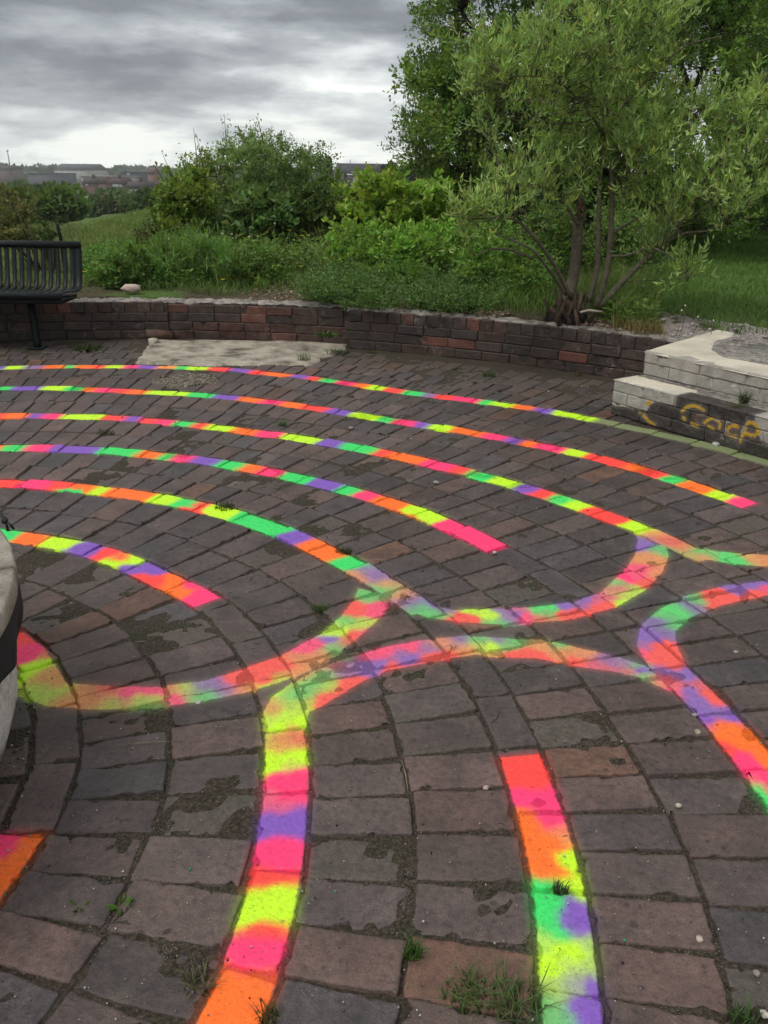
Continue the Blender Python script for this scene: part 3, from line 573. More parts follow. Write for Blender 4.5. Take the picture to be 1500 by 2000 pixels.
# start each spoke just behind the wall
def wall_dist(a):
    for d in np.arange(4, 12, .02):
        x, y = d*math.sin(a), d*math.cos(a); r, th = polar([x, y])
        if r[0] > wall_r(th[0])+.16: return d
    return 8
w0 = np.array([wall_dist(a) for a in az])[:, None]; DS = np.where(DS < 26, w0+DS*(26-w0)/26, DS)
Xt, Yt = DS*np.sin(AZ), DS*np.cos(AZ); Zt = terrain(Xt, Yt)
soil = np.clip(1-(DS-w0)/1.6, 0, 1)*(fbm(Xt*1.5, Yt*1.5, 17, 3) > .42)
Zt[:, 0] = .24
mk('ground', np.stack([Xt.ravel(), Yt.ravel(), Zt.ravel()], 1), grid_faces(*Xt.shape), M_GROUND, None, True, dict(soil=soil.ravel()), kind='structure')

A, B = np.meshgrid(np.linspace(-26, 30, 60), np.linspace(-26, 5, 34), indexing='ij'); Zl = -.075+.03*(fbm(A*.8, B*.8, 9, 3)-.5)
mk('ground', np.stack([A.ravel(), B.ravel(), Zl.ravel()], 1), grid_faces(60, 34), M_GROUND, None, True, dict(soil=np.ones(A.size)*.8), kind='structure')
# ------------------------------------------------------------------ brick retaining wall
M_MORT = simple('old_mortar', [(.3, (.020, .016, .013)), (.55, (.050, .040, .034)), (.78, (.14, .13, .11))], 30., bs=.9, bd=.01)
M_CAP = simple('crumbled_mortar_cap', [(.3, (.07, .06, .05)), (.5, (.24, .215, .19)), (.75, (.46, .42, .38))], 14., bs=1., bd=.02, scale2=70.)
def face_brick(P0, dirv, nrm, ln, ht, dp, z0, mat, parent, tint, dirt=.1, gs=.03, pfun=None, seed=0, name='brick', label=None):
    """brick whose face starts at P0 (xy), runs along dirv, faces -nrm (towards viewer), depth along nrm"""
    k = max(2, round(ln/gs)); kz = max(2, round(ht/gs))
    s = np.concatenate([[0, .003], np.linspace(.008, ln-.008, k), [ln-.003, ln]]); z = np.concatenate([[0, .003], np.linspace(.008, ht-.008, kz), [ht-.003, ht]])
    S, Zz = np.meshgrid(s, z, indexing='ij'); ed = (S < .001) | (S > ln-.001) | (Zz < .001) | (Zz > ht-.001)
    D = np.where(ed, .004, 0)+(fbm(S*25+seed, Zz*25+seed*1.3, 3, 3)-.5)*.006
    chipm = np.maximum(fbm(S*22+seed*2.1, Zz*22, 7, 2)-.62, 0)*.06*np.where(ed | (S < .012) | (S > ln-.012) | (Zz > ht-.012), 1, .15); D = D+chipm
    D = D+(hash01(seed, 1)-.5)*.008+(S-ln/2)*(hash01(seed, 2)-.5)*.03
    X = P0[0]+dirv[0]*S+nrm[0]*D; Y = P0[1]+dirv[1]*S+nrm[1]*D; Z3 = z0+Zz
    V = np.stack([X.ravel(), Y.ravel(), Z3.ravel()], 1); ni, nj = S.shape; F = grid_faces(ni, nj)
    ri = ring_idx(ni, nj); sk = V[ri].copy(); sk[:, 0] += nrm[0]*dp; sk[:, 1] += nrm[1]*dp; n = len(V); m = len(ri); q = np.arange(m)
    V = np.concatenate([V, sk]); F = [F, np.stack([np.array(ri), n+q, n+(q+1) % m, np.roll(ri, -1)], 1)]
    N_ = len(V)
    if pfun is None: pm, pc, cc = np.full(N_, .2), np.zeros(N_), np.zeros((N_, 3))
    else:
        sg = (V[:, 0]-PO[0])*PD[0]+(V[:, 1]-PO[1])*PD[1]; pm, cc, pc = pfun(sg, V[:, 2])
    c0 = (P0[0]+dirv[0]*ln/2, P0[1]+dirv[1]*ln/2, z0)
    o = mk(name, V, F, mat, parent, False, dict(pm=pm, pc=pc, paint=cc, tint=np.tile(tint, (N_, 1)), dirt=np.full(N_, dirt)), loc=c0)
    if label: o['label'] = label
    return o
WPAL = [(.042, .026, .021), (.036, .023, .019), (.048, .027, .021), (.056, .030, .023), (.040, .026, .021), (.034, .024, .021)]
def wall_section(name, label, th_a, th_b, r, top_kind, nw, h0=0.0, htot=.31):
    mid = XY(r, (th_a+th_b)/2); W_ = thing(name, label, 'wall', (mid[0], mid[1], 0), 'brick retaining wall round the paving')
    courses = [(0.0, .072), (.0735, .072), (.147, .072), (.2205, .090 if top_kind == 'rowlock' else .07)]
    for ci, (z, h) in enumerate(courses):
        ln = .102 if (ci == 3 and top_kind == 'rowlock') else .215
        if h0 and z+h < h0: continue
        t = max(th_a, th_b)+math.degrees((hash01(ci, nw)*.5*ln)/r)-.5
        while t > min(th_a, th_b):
            dt = math.degrees((ln+.006)/r); t1 = t-math.degrees(ln/r)
            if t1 < min(th_a, th_b): t1 = min(th_a, th_b); ln_ = math.radians(t-t1)*r
            else: ln_ = ln
            if ln_ < .03: break
            a = XY(r, t); b_ = XY(r, t1); d = (b_-a); d /= np.linalg.norm(d); cen = np.array([CX, CY])-(a+b_)/2; nrm = -cen/np.linalg.norm(cen)
            sd_s = t*3.1+ci*11+nw; hh = hash01(sd_s, 5)
            tint = np.array(WPAL[int(hash01(sd_s, 6)*6)])*(.8+.5*hash01(sd_s, 8))
            if hh > .88: tint = np.array([.105, .038, .025])*(.7+.6*hash01(sd_s, 9))
            if top_kind != 'rowlock' and ci in (0, 1) and hash01(sd_s, 12) > .45: tint = np.array([.062, .024, .018])
            face_brick(a, d, nrm, ln_, h-.004+.004*hash01(sd_s, 3), .09, z+.002*hash01(sd_s, 4)-(.006*hash01(sd_s, 15) if ci == 3 else 0), M_WBRICK, W_, tint, 0.+.25*(ci == 0), .035, None, sd_s)
            t -= dt
    # mortar core, set back behind the brick faces
    th = np.linspace(min(th_a, th_b), max(th_a, th_b), 60); ri = r+.0065; rings = []
    prof = [(.0, -.02), (.0, htot-.03), (.004, htot-.012), (.03, htot+.0), (.075, htot+.006), (.13, htot+.008), (.2, htot-.01), (.24, htot-.08)]
    Pv = []
    for (dr, z) in prof:
        nz = (fbm(th*1.9, th*0+dr*90, 3+nw, 4)-.45)*(.055 if z > .2 else .004)
        nr = (fbm(th*2.9, th*0+z*60, 8+nw, 3)-.5)*(.03 if .01 < dr < .1 else .006)
        q = XY(ri+dr+nr, th); Pv.append(np.stack([q[:, 0], q[:, 1], z+nz], 1))
    Pv = np.stack(Pv, 0)
    mk('mortar_core', Pv[:3].reshape(-1, 3), grid_faces(3, 60), M_MORT, W_, True)
    mk('mortar_cap', Pv[2:].reshape(-1, 3), grid_faces(len(prof)-2, 60), M_CAP, W_, True)
    return W_
wall_section('retaining_wall', 'low dark brick wall with edge-on top course, right of the concrete slab', 38, 75.0, 5.52, 'rowlock', 1)
wall_section('retaining_wall', 'low dark brick wall directly behind the pale concrete slab, some red bricks at its foot', 74.6, 91.4, 5.66, 'stretcher', 2)
wall_section('retaining_wall', 'low dark brick wall behind and right of the black bench, topped with header bricks', 90.8, 113, 5.645, 'rowlock', 3)

# pale concrete slab in front of the wall
M_CONC = simple('pale_concrete', [(.34, (.07, .06, .045)), (.44, (.22, .19, .15)), (.56, (.33, .29, .235)), (.75, (.42, .375, .31))], 5.5, bs=.5, bd=.006, scale2=60.)
sl = thing('concrete_slab', 'pale worn concrete slab lying on the paving against the brick wall', 'slab', (*SLAB.mean(0), 0))
gx = np.linspace(0, 1, 60); gy = np.linspace(0, 1, 26)
SX, SY = np.meshgrid(gx, gy, indexing='ij')
c00, c10, c01, c11 = G(252, 712), G(614, 715), G(296, 664), G(697, 668)
Pxy = ((1-SX)*(1-SY))[..., None]*c00+(SX*(1-SY))[..., None]*c10+((1-SX)*SY)[..., None]*c01+(SX*SY)[..., None]*c11
ed = np.minimum(np.minimum(SX, 1-SX)*2.2, np.minimum(SY, 1-SY)); rough_e = (fbm(SX*11, SY*7, 3, 4)-.5); fall = np.clip(1-ed/.10, 0, 1)
Pxy[..., 0] += rough_e*.2*fall*np.sign(SX-.5); Pxy[..., 1] += rough_e*.12*fall
Zs = .011+.012*(fbm(SX*5, SY*4, 5, 4)-.5)-.03*(ed < .015)+.006*(fbm(SX*30, SY*16, 6, 2)-.5)
mk('slab_top', np.stack([Pxy[..., 0].ravel(), Pxy[..., 1].ravel(), Zs.ravel()], 1), grid_faces(60, 26), M_CONC, sl, True)

# rubble-filled round hole
M_RUB = simple('rubble_fill', [(.35, (.045, .035, .022)), (.52, (.13, .11, .085)), (.7, (.30, .27, .22))], 45., bs=1., bd=.012, scale2=150.)
def blob(c, r, seed, sub=1, flat=.6):
    import bmesh
    bm = bmesh.new(); bmesh.ops.create_icosphere(bm, subdivisions=sub, radius=1)
    V = np.array([v.co[:] for v in bm.verts]); F = [tuple(v.index for v in f.verts) for f in bm.faces]; bm.free()
    s = 1+.45*(hash01(V[:, 0]*9+seed, V[:, 1]*7, V[:, 2]*5)-.5); V = V*s[:, None]*np.array([1, .6+.5*hash01(seed, 1), flat])
    a = hash01(seed, 2)*6.28; V = V@np.array([[math.cos(a), math.sin(a), 0], [-math.sin(a), math.cos(a), 0], [0, 0, 1]])
    return V*r+np.array(c), F
rb = thing('rubble_patch', 'round patch of sandy rubble and moss where paving bricks are missing, near the slab', 'rubble patch', (*HOLE, 0))
m_ = MB(); n_ = 40
m_b = MB()
for i in range(230):
    a = random.random()*6.28; r = .2*math.sqrt(random.random()); g = random.uniform(.004, .012)
    V, F = blob((HOLE[0]+r*math.cos(a)*1.1, HOLE[1]+r*math.sin(a), .002+random.random()*.006), g, i); cc = random.choice([(.2, .17, .13), (.12, .1, .07), (.3, .27, .22), (.06, .05, .03)])
    m_b.add(V, F, cc)
m_b.build('rubble', M_STONE, rb, attr='col', kind='stuff')
th_ = np.linspace(0, 2*math.pi, 33)[:-1]; V = [(HOLE[0], HOLE[1], .005)]
for k in (1, 2, 3, 4): V += [(HOLE[0]+.058*k*1.1*math.cos(a)*(1+.1*math.sin(3*a+k)), HOLE[1]+.058*k*math.sin(a), .006+.004*math.sin(5*a+k)-(.016 if k == 4 else 0)) for a in th_]
F = [(0, 1+i, 1+(i+1) % 32) for i in range(32)]+[(1+k*32+i, 1+(k+1)*32+i, 1+(k+1)*32+(i+1) % 32, 1+k*32+(i+1) % 32) for k in range(3) for i in range(32)]
mk('soil_fill', V, F, M_RUB, rb, True)

# ------------------------------------------------------------------ pale stepped plinth on the right
def onface(u, v, noff):
    d = ray(u, v); o2 = PO+PN*noff; s = (o2@PN)/(d[:2]@PN); P = d*s; return np.array([(P[:2]-PO)@PD, HCAM+P[2]])
def poly_sd(P, q, closed=True):
    A = q; B = np.roll(q, -1, 0) if closed else q[1:]; A = A if closed else q[:-1]; E = B-A
    t = np.clip(((P[:, None]-A)*E).sum(-1)/((E*E).sum(-1)+1e-12), 0, 1); D = P[:, None]-(A+t[..., None]*E); d = np.sqrt((D**2).sum(-1)).min(1)
    if closed:
        cr = ((A[:, 1] > P[:, None, 1]) != (B[:, 1] > P[:, None, 1])) & (P[:, None, 0] < (B-A)[:, 0]*(P[:, None, 1]-A[:, 1])/(E[:, 1]+1e-12)+A[:, 0])
        d = np.where(cr.sum(1) % 2 == 1, -d, d)
    return d
white1 = np.array([onface(*q, 0) for q in [(1180, 725), (1327, 748), (1320, 792), (1300, 789), (1281, 785), (1269, 791), (1264, 803), (1236, 798), (1180, 788)]])
white2 = np.array([onface(*q, 0) for q in [(1474, 780), (1600, 815), (1600, 895), (1500, 868), (1486, 861), (1474, 828)]])
GRAF = [[(1250,807),(1260,814),(1267,823),(1278,829)], [(1264,790),(1270,785)], [(1374,801),(1366,795),(1352,792),(1340,796),(1332,804)], [(1335,815),(1338,819)], [(1350,827),(1363,832)],
        [(1377,826),(1382,820),(1392,817),(1402,820),(1407,828),(1405,836)], [(1384,832),(1393,838)], [(1441,834),(1432,831),(1422,835),(1418,843),(1425,851),(1436,853)],
        [(1446,863),(1450,848),(1454,836),(1461,825),(1470,826),(1478,832),(1481,846),(1472,851),(1460,848),(1449,844)]]
GRAF = [np.array([onface(*q, 0) for q in g]) for g in GRAF]
def face_paint(s, z):
    P = np.stack([s, z], 1); w = np.minimum(poly_sd(P, white1), poly_sd(P, white2))+.006*(fbm(s*40, z*40, 3, 3)-.5)
    y = np.min([poly_sd(P, g, False) for g in GRAF], 0)-.0075-.004*fbm(s*30, z*30, 5, 2)
    col = np.where((y < .002)[:, None], np.array([.50, .29, .02]), (np.array([.36, .34, .30])*(.66+.55*fbm(s*30, z*8, 15, 4))[:, None])); cov = np.where(y < .002, .86, .92)
    return np.minimum(w, y), col, cov
def all_white(s, z):
    n = len(s); bare = fbm(s*6, z*9, 12, 3); return np.full(n, -.02)+.05*np.maximum(bare-.68, 0), np.array([.345, .325, .285])*(.62+.62*fbm(s*26, z*7, 14, 4)+.0*s)[:, None], np.full(n, .93)
stp = thing('stepped_plinth', 'pale whitewashed two-tier brick plinth with yellow graffiti on its dark lower course', 'plinth', (*(PO+PD*.7+PN*.6), 0))
for ci in range(3):
    s = -(.5*(ci % 2))*.215+0.002; z = .003+ci*.07
    while s < 1.75:
        ln = .215-(0 if s >= 0 else -s*0); s0 = max(s, .0); l = s+.215-s0
        tint = np.array([.040, .031, .027])*(.75+.6*hash01(s*9, ci)) if ci != 1 or s < .5 else np.array([.085, .045, .034])*(.7+.6*hash01(s*7, ci))
        if l > .05: face_brick(PO+PD*s0, PD, PN, l, .0685, .12, z, M_WBRICK, stp, tint, .25 if ci == 0 else .05, .0085 if s < 1.2 else .03, face_paint, s*31+ci*7)
        s += .2185
for ci in range(2):
    s = -(.35+.3*ci)*.3; z = .213+ci*.072
    while s < 1.75:
        s0 = max(s, .0); l = s+.29-s0
        if l > .05: face_brick(PO+PN*.25+PD*s0, PD, PN, l, .0705, .12, z, M_WBRICK, stp, (.10, .07, .06), .02, .022, all_white, s*17+ci*5)
        s += .2925
mb = MB()
def obox(mb, s0, s1, n0, n1, z0, z1):
    q = [PO+PD*s+PN*n for s, n in ((s0, n0), (s1, n0), (s1, n1), (s0, n1))]
    mb.add([(*p, z) for z in (z0, z1) for p in q], [(0, 1, 2, 3), (4, 7, 6, 5), (0, 4, 5, 1), (1, 5, 6, 2), (2, 6, 7, 3), (3, 7, 4, 0)])
obox(mb, .004, 1.95, .006, .28, 0, .203); obox(mb, .006, 1.95, .2545, 1.15, 0, .341)
M_PMORT = simple('plinth_mortar', [(.3, (.10, .09, .08)), (.5, (.28, .26, .23)), (.7, (.45, .43, .38))], 22., bs=.8, bd=.008)
mb.build('core', M_PMORT, stp)
def cap_mat(name, cream, rubble):
    m, t, b = new_mat(name); p = pos(t); n = noise(t, p, 5., 5., .6); f = noise(t, p, 70., 6., .7)
    c = ramp(t, n, [(.3, tuple(x*.72 for x in cream)), (.6, cream)]).outputs[0]
    c = mixc(t, 1., c, ramp(t, f, [(.3, .82), (.65, 1.08)]).outputs[0], 'MULTIPLY')
    rn = noise(t, p, 32., 7., .75, .6)
    rc = ramp(t, rn, [(.3, (.035, .028, .024)), (.45, (.16, .135, .12)), (.6, (.34, .30, .28)), (.78, (.55, .51, .47))]).outputs[0]
    rf = attr(t, 'rough'); c = mixc(t, ramp(t, math_(t, 'ADD', rf, math_(t, 'MULTIPLY', math_(t, 'SUBTRACT', noise(t, p, 26., 5.), .5), .9)), [(.42, 0.), (.56, 1.)]).outputs[0], c, rc)
    L(t, c, b.inputs['Base Color']); b.inputs['Roughness'].default_value = .9
    bump(t, b, math_(t, 'ADD', math_(t, 'MULTIPLY', f, .4), math_(t, 'MULTIPLY', rn, rf)), .8, .012); return m
M_CREAM = cap_mat('cream_cap', (.58, .52, .42), None)
def cap(name, s0, s1, n0, n1, z, skew=0., rfun=None, k=(90, 60), edge=.012, thick=.02):
    a, b = np.linspace(0, 1, k[0]), np.linspace(0, 1, k[1]); A, B = np.meshgrid(a, b, indexing='ij')
    nn_ = n0+(n1-n0)*B; ss = s0+(s1-s0)*A+skew*B*(1-A)
    wob = .012*(fbm(nn_*8, ss*8, 4, 3)-.5); nn_ = nn_+wob*(B < .01)-wob*.0
    P = PO[None, None]+ss[..., None]*PD+nn_[..., None]*PN
    rgh = rfun(ss, nn_) if rfun else np.zeros_like(ss)
    edg = (A < .001) | (A > .999) | (B < .001) | (B > .999)
    Z = z+.004*(fbm(ss*7, nn_*7, 5, 3)-.5)-rgh*(.012+.03*(fbm(ss*22, nn_*22, 6, 4)-.35))
    Z = np.where(edg, z-thick, Z); near = (np.roll(edg, 1, 0) | np.roll(edg, -1, 0) | np.roll(edg, 1, 1) | np.roll(edg, -1, 1)) & ~edg
    Z = np.where(near, Z-.003, Z)
    return mk(name, np.stack([P[..., 0].ravel(), P[..., 1].ravel(), Z.ravel()], 1), grid_faces(*A.shape), M_CREAM, stp, False, dict(rough=rgh.ravel()))
cap('lower_tread', -.004, 1.9, -.004, .252, .2135, 0, lambda s, n: np.clip((s-.42)/.06, 0, 1)*np.clip((1.02-s)/.05, 0, 1)*.75+.75*np.clip((n-.17)/.06, 0, 1), (120, 22), thick=.006)
RP = np.array([[(G(u, v, .356)-PO)@PD, (G(u, v, .356)-PO)@PN] for u, v in [(1434, 640), (1428, 655), (1392, 664), (1386, 682), (1415, 697), (1500, 712), (1640, 735), (1700, 640)]])
def rub(s, n):
    d = poly_sd(np.stack([s.ravel(), n.ravel()], 1), RP).reshape(s.shape); return np.clip(-d/.05+.3, 0, 1)
cap('top_cap', -.008, 1.95, .245, 1.28, .356, -.24, rub, (150, 90), thick=.012)

# ------------------------------------------------------------------ round whitewashed drum, left edge
drum = thing('round_plinth', 'round whitewashed masonry plinth at the left edge in the middle of the spiral', 'plinth', (CX, CY, 0))
M_WASH = simple('worn_whitewash', [(.3, (.07, .065, .06)), (.38, (.34, .33, .30)), (.52, (.62, .60, .56)), (.75, (.74, .72, .68))], 9., bs=.7, bd=.008, dist=.8, scale2=60.)
def lathe(name, prof, mat, parent, n=128, wob=.004, seed=0):
    th = np.linspace(0, 2*np.pi, n+1)[:-1]; V = []
    for r, z in prof:
        rr = r+wob*(fbm(np.cos(th)*6+9, np.sin(th)*6+z*14+9, seed, 3)-.5)*4; V.append(np.stack([CX+rr*np.cos(th), CY+rr*np.sin(th), np.full(n, z)], 1))
    F = [(i*n+j, i*n+(j+1) % n, (i+1)*n+(j+1) % n, (i+1)*n+j) for i in range(len(prof)-1) for j in range(n)]
    V = np.concatenate(V); F.append(tuple((len(prof)-1)*n+j for j in range(n)))
    return mk(name, V, F, mat, parent, True)
lathe('drum', [(.855, -.02), (.862, .02), (.885, .06), (.902, .1), (.915, .15), (.925, .22), (.932, .3), (.938, .38), (.938, .408), (.6, .409)], M_WASH, drum, 160)
M_BEIGE = simple('beige_coping', [(.3, (.22, .19, .155)), (.5, (.34, .30, .25)), (.7, (.44, .40, .34))], 12., bs=.5)
for i in range(16):
    a0 = i*22.5+.4; th = np.radians(np.linspace(a0, a0+21.7, 12)); V = []
    pr = [(.60, .412), (.952, .412), (.958, .417), (.957, .448), (.950, .456), (.60, .458)]
    for r, z in pr:
        rr = r+.004*(hash01(i, r*9)-.5)+.004*(fbm(th*20, th*0+z*30, i, 2)-.5)*(r > .7); V.append(np.stack([CX+rr*np.cos(th), CY+rr*np.sin(th), np.full(12, z+.003*hash01(i, 4))], 1))
    V = np.concatenate(V); F = [(k*12+j, k*12+j+1, ((k+1) % 6)*12+j+1, ((k+1) % 6)*12+j) for k in range(6) for j in range(11)]+[tuple(k*12 for k in range(6)), tuple(k*12+11 for k in range(6))[::-1]]
    mk('coping_stone', V, F, M_BEIGE, drum)
lathe('top_fill', [(.62, .3), (.62, .440), (.3, .446), (.02, .447)], M_BED, drum, 64)
# dark cloth hung round the drum below the coping
M_CLOTH = simple('black_cloth', [(.3, (.010, .011, .012)), (.7, (.030, .033, .037))], 6., rough=.75, bs=.4)
clo = thing('black_cloth', 'black cloth hanging down the side of the round whitewashed plinth', 'cloth', tuple(XY(.95, 0))+(.3,))
th = np.radians(np.linspace(-75, 44, 90)); rows = []
for k in range(12):
    f = k/11; zl = np.interp(np.degrees(th), [-75, 0, 15, 28, 44], [.24, .28, .315, .36, .37])+.016*np.sin(th*17)
    z = .41+(zl-.41)*f; r = np.interp(z, [0, .1, .2, .3, .41], [.872, .912, .932, .942, .948])+.006+.007*f*np.sin(th*31+2*f)+.004*fbm(th*9, th*0+f*4, 2, 3)
    rows.append(np.stack([CX+r*np.cos(th), CY+r*np.sin(th), z], 1))
o = mk('cloth_sheet', np.concatenate(rows), grid_faces(12, 90), M_CLOTH, clo, True)
sm = o.modifiers.new('thickness', 'SOLIDIFY'); sm.thickness = .004; sm.offset = -1
# knotted black cord on the coping
M_CORD = simple('black_cord', [(.3, (.008, .008, .009)), (.7, (.02, .02, .022))], 90., rough=.6)
cd = thing('knotted_cord', 'end of a knotted black cord on top of the round plinth', 'cord', (-.98, 1.93, .458))
mb = MB()
def cpts(lst, n=22):
    P = np.array([[*G(u, v, z), z] for u, v, z in lst]); t = np.linspace(0, len(P)-1, n); return np.stack([np.interp(t, np.arange(len(P)), P[:, i]) for i in range(3)], 1)
mb.tube(cpts([(-30, 985, .50), (0, 1000, .485), (6, 1012, .478), (10, 1018, .47)]), .0045, 7)
mb.tube(cpts([(10, 1018, .47), (13, 1026, .462), (16, 1036, .44)]), .003, 6); mb.tube(cpts([(10, 1018, .47), (20, 1024, .468), (27, 1033, .45)]), .003, 6)
kp = cpts([(9, 1016, .473)]*2, 2)[0]; V, F = blob(kp, .011, 3, 2, .8); mb.add(V, F)
mb.build('cord', M_CORD, cd, True)

# ------------------------------------------------------------------ bench
M_BENCH, t, b = new_mat('backlit_dark_bench_paint'); p = pos(t)
nb = noise(t, p, 22., 5., .7); wear = ramp(t, noise(t, p, 60., 5., .75), [(.62, 0.), (.7, .7)]).outputs[0]
c = ramp(t, nb, [(.3, (.004, .007, .0075)), (.7, (.010, .0145, .015))]).outputs[0]  # dark paint taken down to near-black, the backlit shade put into its colour
L(t, mixc(t, math_(t, 'MULTIPLY', wear, attr(t, 'wear')), c, (.32, .33, .33)), b.inputs['Base Color']); b.inputs['Roughness'].default_value = .5; b.inputs['Specular IOR Level'].default_value = .28
bump(t, b, nb, .2, .002)
BX, BXL = -2.455, -4.23
bench = thing('bench', 'dark metal slatted bench with high back in front of the brick wall, far left', 'bench', ((BX+BXL)/2, 6.6, 0))
path = [(6.385, .420), (6.375, .445), (6.40, .458), (6.50, .452), (6.62, .436), (6.74, .430), (6.80, .445), (6.835, .50), (6.86, .58), (6.885, .68), (6.905, .765)]
pt = np.array(path); tt = np.linspace(0, len(pt)-1, 26); PT = np.stack([np.interp(tt, np.arange(len(pt)), pt[:, i]) for i in range(2)], 1)
tg = np.gradient(PT, axis=0); tg /= np.linalg.norm(tg, axis=1)[:, None]; nr_ = np.stack([-tg[:, 1], tg[:, 0]], 1)
def slat_mesh(w, th=.006):
    V = []; F = []
    for i in range(len(PT)):
        for sx, sn in ((-.5, -.5), (.5, -.5), (.5, .5), (-.5, .5)): V.append((sx*w, PT[i, 0]+nr_[i, 0]*sn*th, PT[i, 1]+nr_[i, 1]*sn*th))
    for i in range(len(PT)-1):
        for j in range(4): F.append((i*4+j, i*4+(j+1) % 4, (i+1)*4+(j+1) % 4, (i+1)*4+j))
    F += [(0, 1, 2, 3), (len(PT)*4-4, len(PT)*4-1, len(PT)*4-2, len(PT)*4-3)]; return np.array(V), F
V, F = slat_mesh(.034); wv_ = np.where(V[:, 1] < 6.42, 1., .12)
s0 = mk('slat', V-np.array([0, 6.6, 0]), F, M_BENCH, bench, False, dict(wear=wv_)); xs_ = np.arange(BX-.06, BXL+.02, -.058)
for i, x in enumerate(xs_):
    o = s0 if i == 0 else s0.copy()
    if i: C.objects.link(o); o.parent = bench; o.matrix_parent_inverse = Matrix.Translation(-Vector(bench.location))
    o.location = (x, 6.6, 0)
mb = MB(); mb.tube([(BXL, 6.905, .765), (BX+.005, 6.905, .765)], .0275, 12); mb.build('top_rail', M_BENCH, bench, True)
mb = MB(); mb.tube([(BXL, 6.375, .437), (BX+.005, 6.375, .437)], .024, 12); o = mb.build('front_rail', M_BENCH, bench, True)
wa = o.data.attributes.new('wear', 'FLOAT', 'POINT'); wa.data.foreach_set('value', np.full(len(o.data.vertices), .6, np.float32))
for x in (BX, BXL):
    V, F = slat_mesh(.055, .012); mk('end_plate', V+np.array([x-.012, 0, 0]), F, M_BENCH, bench)
mb = MB(); mb.box(((BX+BXL)/2, 6.56, .392), (BX-BXL-.01, .34, .035)); mb.build('seat_frame', M_BENCH, bench)
for x in (-2.775, -3.85):
    mb = MB(); mb.tube([(x+.01, 6.58, .0), (x+.005, 6.585, .05), (x-.005, 6.60, .22), (x-.03, 6.62, .37)], [.033, .030, .030, .045], 4); mb.box((x+.01, 6.58, .006), (.11, .11, .012)); mb.build('leg', M_BENCH, bench)

